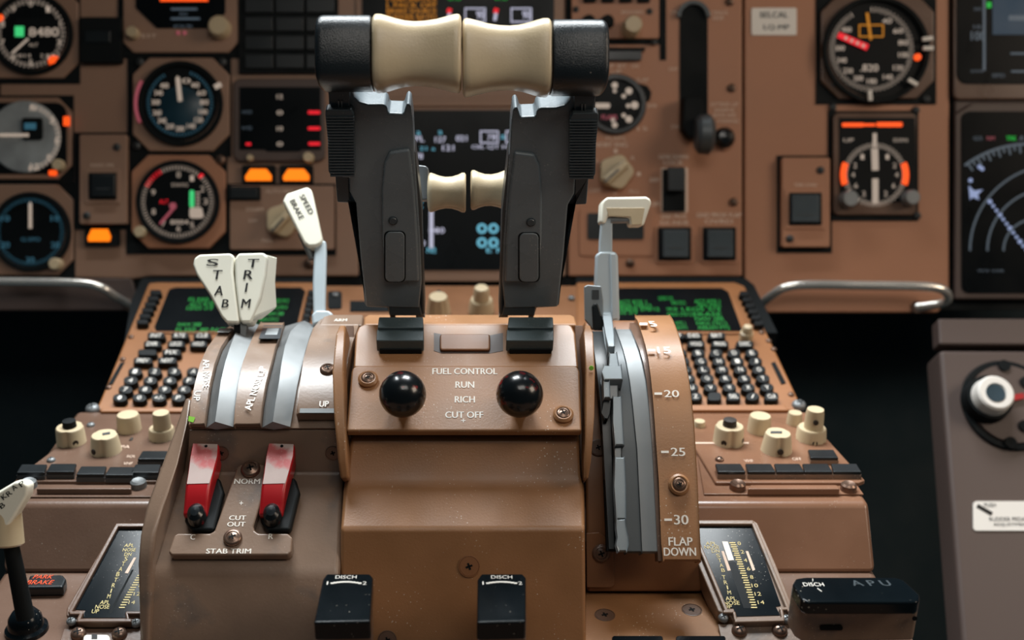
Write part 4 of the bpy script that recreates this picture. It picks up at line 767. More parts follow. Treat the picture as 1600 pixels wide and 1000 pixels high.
B = [(300, 622, .664), (296, 660, .651), (281, 725, .634), (256, 790, .620), (240, 835, .611), (234, 880, .607), (232, 1012, .604)]
PA = [P(*p) for p in A]; PB = [P(*p) for p in B]
for X in (PA, PB): X += [p + Vector((0, .03, -.035)) for p in reversed(X)]
obj('side_rail', MB().bridge(PA, PB), 'taupe', lb, bev=.003, seg=3)
obj('back_plate', MB().prism(PL3(P(300, 737, .6525), P(500, 737, .6525), P(300, 668, .6455)), [(293, 737), (538, 737), (540, 672), (296, 672)], 0, 1.2), 'taupe', lb, bev=.0006)
screw(lb, PL3(P(300, 737, .6525), P(500, 737, .6525), P(300, 668, .6455)), 520, 708, 12, 1.6, 'flat', 'screw'); screw(lb, PL3(P(300, 737, .6525), P(500, 737, .6525), P(300, 668, .6455)), 346, 708, 12, 1.6, 'flat', 'screw')
GP = PL3(P(300, 745, .6502), P(500, 745, .6502), P(300, 880, .6172)); GP = PL(GP.o, GP.u, -GP.v)
cp = thing('cutout_plate', 'T-shaped taupe plate lettered NORM, CUT OUT and STAB TRIM', 'plate', GP.at(360, 850))
obj('plate_body', MB().prism(GP, [(376, 725), (411, 725), (415, 730), (409, 780), (396, 822), (398, 829), (404, 833), (450, 833), (457, 840), (455, 862), (450, 867), (268, 867), (263, 862), (272, 836), (278, 833), (328, 833), (335, 829), (370, 730)], 0, 17), 'taupe', cp, bev=.0011, seg=3)
b = MB(); hh = 17.6
for s_, x, y, ww, h_ in (('NORM', 386, 752, 40, 8), ('+', 377, 786, 6, 6), ('CUT', 371, 809, 26, 7), ('OUT', 369, 819, 28, 7), ('C', 301, 839, 7, 8), ('R', 423, 838, 7, 8), ('STAB TRIM', 357, 861, 70, 7.5)): b.text(GP, s_, x, y, ww, h_, hh)
obj('lettering', b, 'ink', cp); screw(cp, GP, 392, 734, 15, 17, 'dome', 'screw'); screw(cp, GP, 364, 841, 14, 17, 'dome', 'screw')
for dx, lab in ((0, 'red guarded toggle switch above the letter C'), (118.5, 'red guarded toggle switch above the letter R')):
    t = thing('guarded_switch', lab, 'switch', GP.at(320 + dx, 800), 'red guarded switches'); s_ = .93 if dx else 1
    def X(x): return 320 + (x - 320) * (1 if not dx else 1.0) + dx
    obj('switch_base', MB().prism(GP, [(X(288), 812), (X(294), 745), (X(343), 745), (X(350), 768), (X(335), 829), (X(298), 829)], 0, 16), 'keyblk', t, bev=.002)
    T = [(300, 342, 692, 42), (296, 340, 715, 42), (293, 334, 738, 42), (290, 328, 758, 42), (287, 325, 785, 30), (285, 323, 806, 22)]
    Lp = [GP.w(X(a), y, h) for a, c, y, h in T]; Rp = [GP.w(X(c), y, h) for a, c, y, h in T]
    for Q, hs in ((Lp, T), (Rp, T)): Q += [p - GP.n * ((h - 6) * GP.k) for p, (_, _, _, h) in reversed(list(zip(Q, hs)))]
    g = obj('guard_cover', MB().bridge(Lp, Rp), 'red', t, bev=.0018, seg=3)
    obj('worn_top', MB().prism(GP, [(X(302), 693), (X(340), 694), (X(339), 712), (X(333), 735), (X(327), 755), (X(292), 756), (X(295), 738), (X(298), 714)], 42, 42.8), 'redworn', g)
    obj('guard_hole', MB().lathe(GP, X(322), 697, [(2.4, 42.8), (2.4, 43.4), (.1, 43.4)], h=43, seg=12), 'blackm', g)
    obj('toggle', MB().lathe(GP, X(306), 802, [(13, 8), (14, 22), (12, 34), (7, 39), (.1, 40)], h=30, seg=20, ey=1.25), 'gloss', t)

# ---------------- stabiliser trim levers and speed brake
TP = PL3(P(370, 505, .705), P(500, 505, .705), P(370, 395, .716)); TP = PL(TP.o, TP.u, TP.v)
for pts, fold, lab, L_ in (([(301, 412), (303, 403), (311, 397), (360, 395), (366, 400), (364, 425), (374, 500), (372, 505), (354, 504), (345, 494), (328, 462), (306, 428)], None, 'left ivory trim lever handle lettered S T A B', (('S', 332, 410, 18, 11), ('T', 339, 429, 14, 14), ('A', 342, 454, 13, 15), ('B', 352, 474, 10, 13))),
                           ([(366, 404), (372, 395), (412, 394), (418, 400), (415, 430), (408, 465), (398, 492), (392, 504), (376, 504), (373, 494), (367, 440)], 1, 'right ivory trim lever handle lettered T R I M', (('T', 395, 411, 17, 13), ('R', 388, 429, 14, 14), ('I', 385, 449, 3, 14), ('M', 384, 474, 13, 14)))):
    t = thing('trim_lever', lab, 'lever', TP.at(372, 512), 'stabiliser trim levers')
    h = MB().prism(TP, pts, -34, 0); obj('handle', h, 'white', t, bev=.0022, seg=3)
    if fold: obj('handle_side', MB().bridge([TP.w(x, y, -2) for x, y in ((413, 396), (411, 440), (399, 494), (392, 503))], [TP.w(x, y, z) for x, y, z in ((434, 402, -34), (431, 440, -34), (433, 481, -38), (408, 500, -34))]), 'white', t, bev=.0015)
    b = MB()
    for s_, x, y, ww, hh in L_: b.text(TP, s_, x, y, ww, hh, .8, 0, .12)
    obj('lettering', b, 'inkbk', t)
    x = 370 if not fold else 380; obj('stem', MB().prism(TP, [(x - 5, 495), (x + 5, 495), (x + 4, 528), (x - 4, 528)], -30, -12), 'blackm' if not fold else 'silver', t)
SP = PL3(P(490, 490, .745), P(600, 490, .745), P(490, 300, .775))
t = thing('speed_brake_lever', 'pale lever with ivory tab lettered SPEED BRAKE left of the thrust levers', 'lever', SP)
obj('tab', MB().prism(SP, [(441, 314), (447, 302), (480, 291), (487, 296), (504, 372), (502, 380), (494, 384), (482, 385), (474, 378)], -14, 8), 'white', t, bev=.0018, seg=3)
b = MB().text(SP, 'SPEED', 479, 319, 33, 8, 8.6, -62); b.text(SP, 'BRAKE', 464, 327, 33, 8, 8.6, -62); obj('lettering', b, 'inkbk', t)
obj('shaft', MB().prism(SP, [(491, 378), (509, 374), (510, 395), (508, 490), (489, 494), (488, 440)], -12, 2), 'pale', t, bev=.002, seg=3); obj('foot', MB().prism(SP, [(486, 490), (494, 484), (513, 484), (521, 490), (518, 500), (488, 508)], -20, 6), 'pale', t, bev=.0018); obj('link_rod', MB().tube([SP.w(470, 365, -6), SP.w(488, 405, -10)], .0022, 10), 'silver', t)

# ================================================================== THRUST LEVERS
LV = PL3(P(722, 88, .600), P(900, 88, .600), P(722, 490, .700)); LV = PL(LV.o, LV.u, -LV.v)
for sg, lab in ((1, 'left thrust lever with ivory grip and black end cap'), (-1, 'right thrust lever with ivory grip and black end cap')):
    dyt = lambda y: 0 if sg > 0 else 7.5 * max(0, min(1, (490 - y) / 450))
    def Q(x, y): return ((x if sg > 0 else 1443.5 - x), y + dyt(y))
    def QP(pts): return [Q(*p) for p in pts]
    t = thing('thrust_lever', lab, 'lever', LV.at(*Q(625, 490)), 'thrust levers')
    shell = [(540, 141), (549, 142), (553, 152), (562, 159), (575, 163), (600, 163), (605, 167), (607, 177), (630, 178), (634, 165), (637, 161), (642, 165), (645, 190), (647, 235), (652, 300), (657, 380), (659, 440), (655, 482), (572, 480), (563, 400), (556, 318), (546, 300), (543, 240), (541, 170)]
    obj('lever_shell', MB().prism(LV, QP(shell), -50, 0), 'lever', t, bev=.0025, seg=3)
    obj('outer_flange', MB().prism(LV, QP([(513, 140), (546, 140), (546, 312), (556, 320), (568, 400), (575, 478), (570, 478), (553, 318), (527, 317), (524, 278), (516, 240)]), -40, -6), 'leverb', t, bev=.0012)
    obj('inner_face', MB().prism(LV, QP([(600, 255), (608, 238), (640, 234), (648, 300), (653, 380), (655, 441), (602, 441), (597, 370), (596, 300)]), -2, 7), 'lever', t, bev=.0022, seg=3)
    obj('inner_edge', MB().prism(LV, QP([(643, 232), (649, 238), (659, 330), (662, 440), (664, 492), (658, 492), (656, 440), (651, 330)]), -50, -4), 'greyd', t, bev=.001)
    obj('pivot_pin', MB().lathe(LV, *Q(614, 345), [(8.5, 7), (8.5, 8), (7.4, 8.2), (7.2, 7.4), (6.8, 8.6), (5.8, 10), (.1, 10)], h=8, seg=24), 'leverb', t)
    obj('inset_groove', MB().box(LV, *sorted((Q(600, 0)[0], Q(634, 0)[0]))[:1], 361 + dyt(361), sorted((Q(600, 0)[0], Q(634, 0)[0]))[1], 441, 6.6, 7.6, 8), 'blackm', t)
    xa, xb = sorted((Q(602, 0)[0], Q(632, 0)[0])); obj('inset_plate', MB().box(LV, xa, 363 + dyt(363), xb, 441, 7, 10.5, 8), 'lever', t, bev=.0008)
    obj('lower_stem', MB().prism(LV, QP([(600, 438), (648, 438), (660, 494), (608, 494)]), -34, -1), 'leverb', t, bev=.001)
    obj('stem_back', MB().prism(LV, QP([(572, 440), (606, 440), (613, 482), (574, 480)]), -34, -8), 'leverb', t, bev=.001)
    obj('foot_guide', MB().prism(LV, QP([(603, 474), (612, 478), (618, 496), (610, 496)]), -30, -14), 'silver', t); obj('foot_guide', MB().prism(LV, QP([(648, 474), (658, 478), (664, 496), (650, 496)]), -30, -14), 'silver', t)
    obj('neck', MB().prism(LV, QP([(511, 134), (547, 134), (546, 182), (519, 182), (515, 160)]), -30, 8), 'leverb', t, bev=.0008)
    for q in (529, 534): obj('wire', MB().line(LV, *Q(q, 158), *Q(q + .3, 174), 1.8, 8, 11), 'silver', t)
    # grooved thumb strip
    g = obj('thumb_strip', MB().prism(LV, QP([(511, 171), (549, 172), (553, 180), (554, 275), (550, 278), (517, 276), (513, 268), (512, 220), (508, 180), (508, 173)]), 0, 20), 'leverb', t, bev=.0008)
    for i in range(21):
        y = 183 + i * 4.55; x0 = lerp([(175, 509), (220, 512.5), (275, 516)], y); x1 = 553.5
        obj('ridge', MB().prism(LV, QP([(x0, y), (x1, y), (x1, y + 2.2), (x0, y + 2.2)]), 20, 22.5), 'leverb', g)
    # grip handle
    cy0 = 84.5 + dyt(90); dd_ = .600 if sg > 0 else .602
    def wc(x): return P(Q(x, 0)[0], cy0, dd_)
    mp = dd_ / FPX; ax = (wc(583) - wc(497)).normalized()
    capw = []; X0_ = wc(497.5); X1_ = wc(582)
    def ov(c, rx, ry, n=28):
        o = []
        for i in range(n):
            a = 2 * math.pi * i / n; ca, sa = math.cos(a), math.sin(a); o.append(c + U_ * (math.copysign(abs(sa) ** .62, sa) * ry * mp) - F_ * (math.copysign(abs(ca) ** .62, ca) * rx * mp))
        return o
    ringsl = [(0, 48, 46), (2, 52, 51), (6, 54, 54.5), (11, 54, 56), (82, 54, 56), (84.5, 53, 54)]
    vs = []; fs = []
    for z, rx, ry in ringsl: vs += ov(X0_ + ax * (z * mp), rx, ry)
    for j in range(len(ringsl) - 1):
        for i in range(28): k = (i + 1) % 28; fs.append((j * 28 + i, j * 28 + k, (j + 1) * 28 + k, (j + 1) * 28 + i))
    fs += [tuple(reversed(range(28))), tuple((len(ringsl) - 1) * 28 + i for i in range(28))]
    obj('end_cap', MB().add(vs, fs), 'cap', t, ang=40)
    obj('cap_pin', MB().rev(X0_ + ax * mp, -ax, U_, [(9 * mp, 0), (8 * mp, 3 * mp), (4 * mp, 5 * mp), (.1 * mp, 5.5 * mp)], 18), 'leverb', t)
    pr = [(40, .2), (54, .6), (57, 3), (58, 6), (57.8, 13), (55.5, 22), (51.5, 36), (48.5, 50), (47.3, 64), (48, 80), (50.5, 98), (54.5, 114), (57, 124), (58, 130), (57, 134), (53, 136.5), (44, 137)]
    vs = []; fs = []; G0 = wc(584)
    for r, z in pr: vs += ov(G0 + ax * (z * mp) , r * .92, r, 36)
    for j in range(len(pr) - 1):
        for i in range(36): k = (i + 1) % 36; fs.append((j * 36 + i, j * 36 + k, (j + 1) * 36 + k, (j + 1) * 36 + i))
    fs += [tuple(reversed(range(36))), tuple((len(pr) - 1) * 36 + i for i in range(36))]
    obj('grip', MB().add(vs, fs), 'cream', t, ang=50)
    # reverse thrust lever behind
    t2 = thing('reverse_thrust_lever', 'small ivory spool grip on grey arm at right inside of the left thrust lever' if sg > 0 else 'small ivory spool grip on grey arm at left inside of the right thrust lever', 'lever', FP(697 if sg > 0 else 765, 330, .69), 'reverse thrust levers')
    RP = FP(697, 300, .69); m3 = .69 / FPX; fx = (lambda x: x) if sg > 0 else (lambda x: 1463.5 - x); d2 = 0 if sg > 0 else -4
    a0 = P(fx(668), 301 + d2, .69); axr = R_ * sg; vs = []; fs = []; pr = [(22, 0), (29, 1.5), (31, 5), (30, 9), (26.5, 18), (24.5, 28), (25, 38), (28, 48), (31, 54), (31, 58), (28, 60)]
    for r, z in pr:
        for i in range(32):
            a = 2 * math.pi * i / 32; vs.append(a0 + axr * (z * m3) + U_ * (r * m3 * math.cos(a)) + F_ * (r * m3 * math.sin(a)))
    for j in range(len(pr) - 1):
        for i in range(32): k = (i + 1) % 32; fs.append((j * 32 + i, j * 32 + k, (j + 1) * 32 + k, (j + 1) * 32 + i))
    fs += [tuple(reversed(range(32))), tuple((len(pr) - 1) * 32 + i for i in range(32))]
    obj('grip', MB().add(vs, fs), 'cream', t2, ang=60)
    obj('arm', MB().prism(RP, [(fx(640), 256 + d2), (fx(666), 259 + d2), (fx(670), 264 + d2), (fx(669), 312 + d2), (fx(640), 314 + d2)], -14, 16), 'grey', t2, bev=.001)

# ================================================================== FLAP LEVER, GATE AND SCALE
DF = [(490, .750), (495, .733), (498, .716), (503, .704), (510, .694), (530, .678), (550, .667), (600, .653), (650, .645), (750, .634), (870, .622), (930, .62)]
def df(y): return lerp(DF, y)
fq = thing('flap_quadrant', 'curved brown flap scale from 5 to 30 lettered FLAP DOWN, with silver slot', 'flap quadrant', FP(1010, 925, .655))
def fband(tab, ys_, h0, h1, m, n, bev=.0008, par=None, g=None): return obj(n, MB().strip([(lerp([(r[0], r[1]) for r in tab], y), lerp([(r[0], r[2]) for r in tab], y), y, df(y)) for y in ys_], h0, h1), m, par or fq, bev=bev)
YS = [495, 498, 503, 512, 525, 540, 560, 590, 620, 660, 700, 750, 800, 850, 876]
obj('housing', loft([(914, 1050, 500, .725), (912, 1070, 560, .690), (913, 1084, 660, .668), (916, 1094, 860, .655), (917, 1099, 912, .655), (917, 1098, 926, .657)], .06), 'browncl', fq, bev=.002, seg=3)
fband([(495, 992, 1046), (503, 998, 1051), (520, 1004, 1058), (550, 1013, 1067), (600, 1020, 1077), (650, 1024, 1083), (750, 1031, 1089), (876, 1036, 1094)], YS, -.014, .001, 'brown', 'scale_strip', .0008)
fband([(495, 984, 994), (503, 984, 1000), (520, 992, 1004), (550, 1004, 1012), (600, 1013, 1019), (700, 1021, 1027), (876, 1030, 1035)], YS, -.014, -.003, 'browndk', 'scale_side', .0)
fband([(500, 955, 985), (520, 966, 992), (550, 977, 1003), (600, 986, 1013), (700, 995, 1023), (800, 1001, 1031), (862, 1004, 1032)], [y for y in YS if 500 < y < 862] + [862], -.013, -.0045, 'silver', 'silver_slot_band')
fband([(500, 948, 960), (520, 955, 968), (550, 962, 978), (600, 967, 987), (700, 974, 997), (800, 978, 1002), (862, 980, 1005)], [y for y in YS if 500 < y < 862] + [862], -.012, -.004, 'greyd', 'grey_slot_band')
fband([(480, 922, 948), (520, 930, 956), (600, 938, 968), (700, 946, 976), (862, 952, 982)], [y for y in YS if 490 < y < 862] + [858], -.016, -.009, 'blackm', 'black_slot_band', 0)
fband([(500, 925, 946), (560, 933, 950), (640, 942, 956), (862, 954, 962)], [y for y in YS if 500 < y < 862] + [856], -.012, -.006, 'black', 'gate_backing', 0)
b = MB()
for y, s_, x, ww, hh in ((506, '5', 1019, 9, 8), (547, '15', 1037, 20, 10), (615, '20', 1049, 23, 11), (706, '25', 1059, 22, 13), (812, '30', 1064, 22, 15)):
    q = tan_frame(x, y, df, .0021 if y < 560 else .0014); b.text(q, s_, x, y, ww, hh, .5); xd = x - ww / 2 - 9; b.prism(q, [(xd - 6, y - 1.8), (xd + 6, y - 1.8), (xd + 6, y + 1.8), (xd - 6, y + 1.8)], .2, .6)
q = tan_frame(1063, 850, df, .0011); b.text(q, 'FLAP', 1063, 846, 37, 13, .5); b.text(q, 'DOWN', 1062, 862, 50, 13, .5); obj('lettering', b, 'ink', fq)
q = tan_frame(1061, 757, df, .001); obj('screw_cup', MB().lathe(q, 1061, 757, [(16, 0), (16.5, 5), (13, 8), (11, 7.5), (10.5, 3)], h=4, seg=28), 'brown', fq); screw(fq, q, 1061, 757, 11, 4, 'dome', 'screw')
SF = PL3(P(930, 900, .6545), P(1000, 900, .6545), P(930, 840, .655))
obj('corner_plate', MB().prism(SF, [(916, 833), (936, 832), (958, 850), (960, 914), (955, 918), (917, 918)], 0, 2.5), 'browncl', fq, bev=.0006); screw(fq, SF, 939, 864, 14, 2.5, 'dome', 'browndk'); screw(fq, PL3(P(930, 720, .6635), P(1000, 720, .6635), P(930, 660, .668)), 935, 699, 13, 2, 'flat', 'browndk')
# gate
gt = thing('flap_gate', 'pale grey notched metal gate plate left of the flap scale', 'gate plate', FP(960, 860, .625))
def gbar(pts, h0=-.004, h1=.003, m='gateg', n='gate_bar'): 
    q = [(a, c, y, df(y)) for a, c, y in pts]; return obj(n, MB().strip(q, h0, h1), m, gt, bev=.0007)
gbar([(941, 953, 492), (944, 956, 505), (948, 959, 530), (949, 960, 548)]); gbar([(950, 959, 546), (950, 960, 556)], -.006, -.001, 'grey')
gbar([(951, 963, 556), (953, 966, 575), (954, 967, 592)])
gbar([(941, 969, 580), (941, 970, 590), (942, 971, 602)], -.004, .006, n='gate_block'); gbar([(941, 951, 600), (942, 952, 626)], -.004, .005, n='gate_block'); gbar([(951, 966, 600), (952, 966, 624)], -.008, .000, 'grey')
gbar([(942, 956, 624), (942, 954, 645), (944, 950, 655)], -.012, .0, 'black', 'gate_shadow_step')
gbar([(957, 970, 622), (959, 972, 660), (960, 974, 697)]); gbar([(960, 972, 695), (961, 972, 716)], -.006, -.001, 'grey')
gbar([(960, 975, 716), (961, 977, 760), (962, 977, 812)]); gbar([(962, 976, 812), (964, 978, 826), (966, 981, 840), (964, 981, 852), (965, 978, 862)], n='gate_tail')
HK = FP(930, 480, .715)
obj('hook_plate', MB().prism(HK, [(913, 448), (918, 445), (940, 447), (943, 470), (943, 505), (930, 520), (914, 500)], -12, -2), 'gateg', gt, bev=.0008); obj('hook_hole', MB().box(HK, 925, 453, 936, 468, -2, -1.2, 1), 'greyd', gt)
obj('dark_fin', MB().prism(HK, [(924, 478), (930, 472), (936, 476), (944, 505), (952, 560), (950, 600), (936, 620), (928, 560)], -16, 0), 'black', gt, bev=.0015)
FK = FP(975, 350, .735)
t = thing('flap_lever', 'pale grey flap lever with flat ivory handle right of the thrust levers', 'lever', FK)
obj('handle', MB().prism(FK, [(938, 348), (940, 318), (944, 311), (950, 308), (1010, 307), (1017, 311), (1018, 318), (1006, 353), (985, 353), (984, 340), (950, 338), (946, 350)], -26, 14), 'white', t, bev=.0022, seg=3)
obj('handle_underside', MB().prism(FK, [(947, 324), (1008, 324), (1003, 351), (987, 352), (985, 339), (950, 338)], 10, 14.6), 'cream', t, bev=.0006)
obj('pin', MB().tube([FK.w(954, 344, 4), FK.w(980, 344, 4), FK.w(982, 334, 4)], .0022, 10), 'silver', t)
obj('upper_shaft', MB().prism(FK, [(940, 340), (957, 340), (957, 400), (960, 420), (936, 420), (937, 380)], -10, 6), 'pale', t, bev=.001)
obj('lower_shaft', MB().prism(FK, [(932, 398), (938, 393), (962, 393), (966, 400), (969, 500), (962, 510), (940, 505), (929, 470)], -14, 9), 'pale', t, bev=.002, seg=3)
obj('shaft_ridge', MB().prism(FK, [(954, 396), (963, 396), (966, 498), (956, 500)], 8, 12), 'pale', t, bev=.0012)

# ================================================================== STAB TRIM INDICATORS
IP = PL3(P(1165, 968, .630), P(1300, 968, .630), P(1165, 812, .684))
def indicator(side):
    L = side < 0; fx = (lambda x: x)
    t = thing('trim_indicator', 'black stab trim scale window in brown frame, half hidden at left' if L else 'black stab trim scale window in brown frame right of flap scale', 'indicator', IP.at(160 if L else 1165, 965), 'stab trim indicators')
    H = 16
    if L:
        out = [(182, 817), (300, 817), (268, 968), (215, 970), (196, 972), (118, 972), (112, 966), (103, 962), (104, 950)]
        win = [(186, 824), (285, 824), (250, 955), (196, 957), (196, 965), (128, 965), (134, 953), (116, 952)]
    else:
        out = [(1060, 812), (1176, 812), (1184, 817), (1212, 880), (1240, 950), (1234, 966), (1226, 972), (1148, 973), (1140, 962), (1122, 955), (1090, 880)]
        win = [(1072, 821), (1172, 821), (1178, 826), (1220, 946), (1212, 948), (1219, 961), (1150, 963), (1146, 950), (1128, 950), (1098, 870)]
    # frame as a ring of four bars
    obj('frame_back', MB().prism(IP, out, -26, H - 7), 'browndk' if L else 'taupe', t, bev=.0008)
    obj('scale_face', MB().prism(IP, win, H - 7, H - 6), 'glassd' if 'glassd' in M else 'black', t)
    def barp(a, c, w_=5):
        dx, dy = c[0] - a[0], c[1] - a[1]; l = math.hypot(dx, dy); nx, ny = -dy / l * w_ / 2, dx / l * w_ / 2
        obj('frame_bar', MB().prism(IP, [(a[0] + nx, a[1] + ny), (c[0] + nx, c[1] + ny), (c[0] - nx, c[1] - ny), (a[0] - nx, a[1] - ny)], 0, H), 'browndk' if L else 'taupe', t, bev=.0007)
    if L:
        barp((182, 820), (290, 820), 6); barp((184, 818), (108, 958), 6); barp((108, 957), (128, 957), 6); barp((128, 955), (122, 969), 6); barp((120, 969), (205, 969), 6); barp((200, 968), (197, 956)); barp((196, 957), (250, 957), 5)
    else:
        barp((1070, 816), (1178, 816), 6); barp((1177, 816), (1234, 955), 6); barp((1078, 815), (1136, 955), 6); barp((1130, 955), (1148, 955), 5); barp((1147, 955), (1150, 969), 5); barp((1148, 969), (1226, 967), 7); barp((1224, 967), (1221, 951)); barp((1218, 951), (1237, 950), 5)
    h = H - 5.4; b = MB(); sg = [('APL', 200 if L else 1112, 849, 16, 5), ('NOSE', 200 if L else 1112, 857, 22, 5), ('DN', 200 if L else 1118, 864, 11, 5)]
    if L:
        sg = [('APL', 202, 852, 15, 5), ('NOSE', 202, 859, 20, 5), ('DN', 200, 866, 11, 5)] + [(c_, 197 - i * 4.2, 873 + i * 8, 5, 6.5) for i, c_ in enumerate('STAB')] + [(c_, 181 - i * 3.6, 906 + i * 8.5, 1.6 if c_ == 'I' else 5, 6.4) for i, c_ in enumerate('TRIM')] + [('APL', 164, 941, 15, 6), ('NOSE', 160, 948, 22, 6), ('UP', 149, 955, 11, 6)]
    else:
        sg = [('APL', 1111, 849, 17, 5), ('NOSE', 1112, 855, 23, 5), ('DN', 1118, 861, 12, 5)] + [(c_, 1122 + i * 2.6, 868 + i * 7.6, 5.5, 5.6) for i, c_ in enumerate('STAB')] + [(c_, 1131 + i * 2.8, 902 + i * 7.9, 1.8 if c_ == 'I' else 5.5, 6) for i, c_ in enumerate('TRIM')] + [('APL', 1142, 935, 17, 6), ('NOSE', 1143, 942, 25, 6), ('UP', 1137, 948, 13, 5)]
    for s_, x, y, ww, hh in sg: b.text(IP, s_, x, y, ww, hh, h)
    n = 29
    for i in range(n):
        f = i / (n - 1); y = 848 + f * 101 * (1 + .12 * (f - 1)); x = (1145 + (1179 - 1145) * f) if not L else (252 - 62 * f)
        b.prism(IP, [(x - (4 if i % 2 else 5.5), y - .8), (x + 4, y - .8), (x + 4, y + .8), (x - (4 if i % 2 else 5.5), y + .8)] if not L else [(x - 4, y - .8), (x + 5, y - .8), (x + 5, y + .8), (x - 4, y + .8)], h - .6, h)
    for i, s_ in enumerate(('0', '2', '4', '6', '8', '10', '12', '14')):
        f = i / 7; y = 849 + f * 92; x = (1155 + 34 * f) if not L else (262 - 56 * f); b.text(IP, s_, x, y, 5 * len(s_), 5.5, h)
    lt = obj('scale_markings', b, 'inky', t)
    if not L:
        obj('white_bar', MB().prism(IP, [(1128, 846), (1137, 846), (1147, 875), (1138, 876)], h - 1, h + .4), 'ink', t); obj('pink_bar', MB().prism(IP, [(1127, 861), (1131, 861), (1142, 891), (1137, 892)], h - 1, h), 'e_pink' if False else 'inkp', t); obj('pink_bar', MB().prism(IP, [(1165, 861), (1169, 861), (1180, 890), (1176, 892)], h - 1, h), 'inkp', t)
        obj('slot_line', MB().prism(IP, [(1137, 878), (1149, 878), (1176, 950), (1162, 950)], h - 1, h - .5), 'glass', t)
    else:
        obj('pink_bar', MB().prism(IP, [(209, 871), (213, 871), (200, 896), (195, 895)], h - 1, h), 'inkp', t); obj('slot_line', MB().prism(IP, [(206, 890), (209, 890), (174, 958), (170, 958)], h - 1, h - .5), 'blackm', t)
    for x, y in ((112, 971), (213, 974)) if L else ((1130, 966), (1229, 968)): screw(t, IP, x, y, 8, 6, 'round', 'silver')
    for x, y in ((123, 991), (187, 991)) if L else ((1155, 986), (1218, 986)):
        screw(t, IP, x, y, 12, 2, 'round', 'screw')
    obj('lower_plate', MB().prism(IP, [(100, 982), (230, 982), (230, 1006), (92, 1006)] if L else [(1122, 975), (1246, 975), (1256, 1004), (1128, 1004)], 0, 2), 'browndk' if L else 'taupe', t, bev=.0006)
M['glassd'] = mat('dusty_dark_window', (12, 20, 25), .14, noise=.2, dust=.7, dscale=420, spec=.25)
indicator(-1); indicator(1)

# ================================================================== HANDLES AT THE FRONT
def disch(x0, x1, lab, sk, d=.565):
    t = thing('discharge_handle', lab, 'handle', FP((x0 + x1) / 2, 1000, d), 'fire discharge handles'); H = PL(P((x0 + x1) / 2, 935, d), R_, (YW + ZW * .03))
    obj('cap', MB().prism(H, [(x0 + sk + 6, 896), (x1 - 5, 896), (x1, 902), (x1 - sk * .3, 971), (x0, 973), (x0 + sk, 905)], -34, 0), 'glossd', t, bev=.0011, seg=3)
    obj('handle_body', MB().prism(H, [(x0 + sk + 4, 900), (x1 - 2, 900), (x1 + 1 - sk * .2, 966), (x0 + 2, 968)], -120, -30), 'browndk', t, bev=.001)
    b = MB().text(H, 'DISCH', (x0 + x1) / 2 + sk * .3, 901.5, 33, 5, .8); xm = (x0 + x1) / 2 + sk * .3
    for i in range(10):
        a = (i - 4.5) / 5; b.prism(H, [(xm + a * 24 - 2.6, 908 + 2.6 * a * a), (xm + a * 24 + 2.6, 908 + 2.6 * a * a), (xm + a * 24 + 2.6, 910 + 2.6 * a * a), (xm + a * 24 - 2.6, 910 + 2.6 * a * a)], .2, .8)
    b.text(H, '2', xm + 29, 911, 6, 5, .8); b.text(H, '1', xm - 29, 911, 2, 5, .8); obj('lettering', b, 'ink', t); return t, H
disch(490, 583, 'black DISCH handle standing in front of the cut-out box, left of two', 14)
t, H = disch(745, 822, 'black DISCH handle in front of the central housing, right of two', 1)
obj('red_mark', MB().prism(PL(P(783, 985, .553), R_, U_), [(800, 984), (812, 986), (810, 992), (800, 990)], 0, .6), 'red', t)
AH = PL(P(1337, 940, .575), R_, YW)
t = thing('discharge_handle', 'wide black-topped DISCH handle with brown base at lower right', 'handle', FP(1337, 1000, .575), 'fire discharge handles')
obj('cap', MB().prism(AH, [(1258, 901), (1398, 901), (1412, 905), (1437, 928), (1437, 938), (1432, 941), (1262, 941), (1252, 936), (1238, 912), (1243, 903)], -24, 0), 'glossd', t, bev=.002, seg=3)
obj('handle_body', MB().prism(AH, [(1258, 904), (1398, 904), (1436, 930), (1437, 940), (1260, 942), (1248, 934), (1236, 914)], -98, -22), 'taupe', t, bev=.0018, seg=3)
b = MB().text(AH, 'DISCH', 1271, 913, 32, 5.5, .8); b.line(AH, 1270, 908, 1270, 904, 1., .2, .8); b.line(AH, 1277, 919, 1284, 924, 1., .2, .8); obj('lettering', b, 'ink', t)
b = MB().text(AH, 'A P U', 1360, 911, 60, 8, .6, 0, -.2); obj('worn_letters', b, 'leverb', t)
FH = PL(AH.w(1337, 941, -22) - Vector((0, .0008, 0)), R_, ZW); obj('slot', MB().box(FH, 1281, 978, 1317, 985, 0, 1.2, 3), 'blackm', t); obj('hole', MB().lathe(FH, 1429, 966, [(4, 0), (4, 1.2), (.1, 1.2)], seg=14), 'blackm', t)
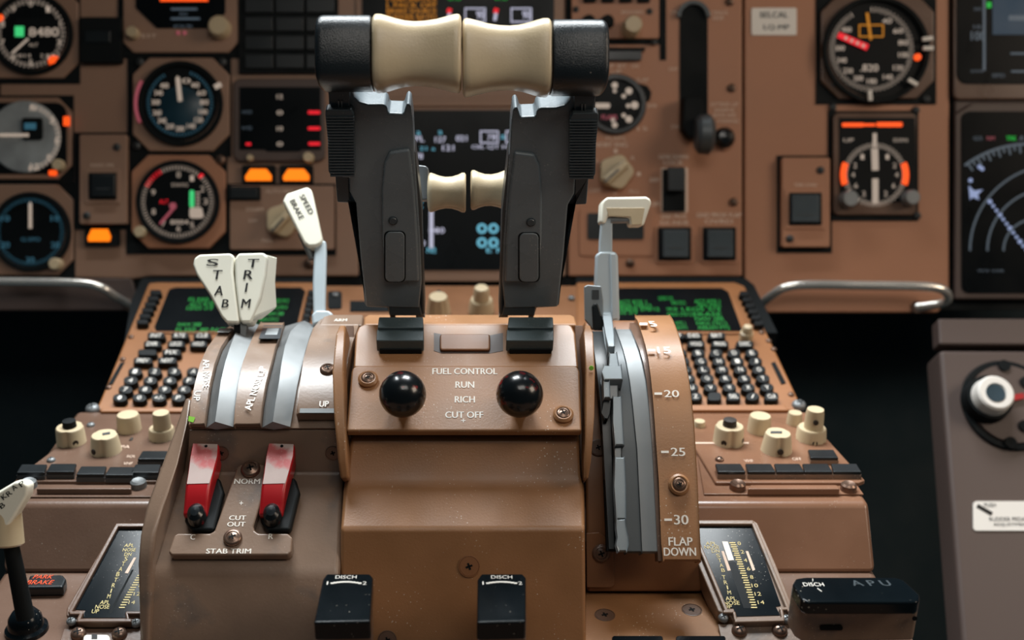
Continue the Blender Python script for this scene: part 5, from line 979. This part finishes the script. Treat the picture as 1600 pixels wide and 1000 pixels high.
# dark keys at the very bottom edge
for x0, x1, lab in ((956, 1036, 'left of two dark key tops at bottom edge right of the housing'), (1056, 1134, 'right of two dark key tops at bottom edge right of the housing')):
    t = thing('panel_key', lab, 'button', DK.at((x0 + x1) / 2, 1004), 'dark keys at the bottom edge'); obj('key_cap', MB().box(DK, x0, 993, x1, 1024, 0, 12, 4), 'glossd', t, bev=.001)
# park brake
PBF = FP(40, 975, .60)
t = thing('park_brake_lever', 'ivory-handled park brake lever on black stem at the left edge', 'lever', PBF)
obj('handle', MB().prism(FP(20, 800, .60), [(-60, 800), (0, 766), (22, 753), (36, 752), (44, 758), (42, 775), (20, 812), (-2, 842), (-60, 900)], -16, 14), 'white', t, bev=.003, seg=3)
obj('collar', MB().rev(P(10, 852, .603), U_, R_, [(24 * .00034, 0), (27 * .00034, 3 * .00034), (22 * .00034, 60 * .00034)], 28), 'knob', t)
b = MB(); q = FP(20, 800, .60)
for s_, x, y in (('P', 34, 756), ('A', 22, 762), ('R', 14, 771), ('K', 6, 776), ('B', 3, 790)): b.text(q, s_, x, y, 8, 8, 14.6, 40)
obj('lettering', b, 'inkbk', t)
obj('stem', MB().tube([P(17, 850, .604), P(40, 965, .612)], [.0040, .0048], 18), 'blackm', t)
PK = DK.at(41, 975); obj('ball_base', MB().lathe(PK, 42, 985, [(33, -2), (32, 6), (27, 10), (25, 24), (18, 34), (9, 40), (.1, 41)], h=0, seg=32), 'glossd', t)
t = thing('park_brake_light', 'low black light block lettered PARK BRAKE in glowing orange', 'light', DK.at(73, 925)); obj('block', MB().prism(DK, [(46, 898), (98, 897), (104, 904), (98, 917), (40, 918)], 0, 18), 'gloss' if False else 'black', t, bev=.0015)
b = MB(); b.text(DK, 'PARK', 68, 901, 30, 5.5, 18.8, 0, .15); b.text(DK, 'BRAKE', 63, 909.5, 40, 6, 18.8, 0, .15); obj('lettering', b, 'e_orange', t)
# indicator plate below the left scale
t = thing('index_tab', 'small ivory tab with black marks at bottom edge left', 'tab', DK.at(155, 998)); obj('tab_body', MB().box(DK, 130, 991, 172, 1012, 2, 10, 6), 'white', t, bev=.0012); obj('black_mark', MB().box(DK, 143, 991, 152, 998, 10, 10.8), 'inkbk', t)
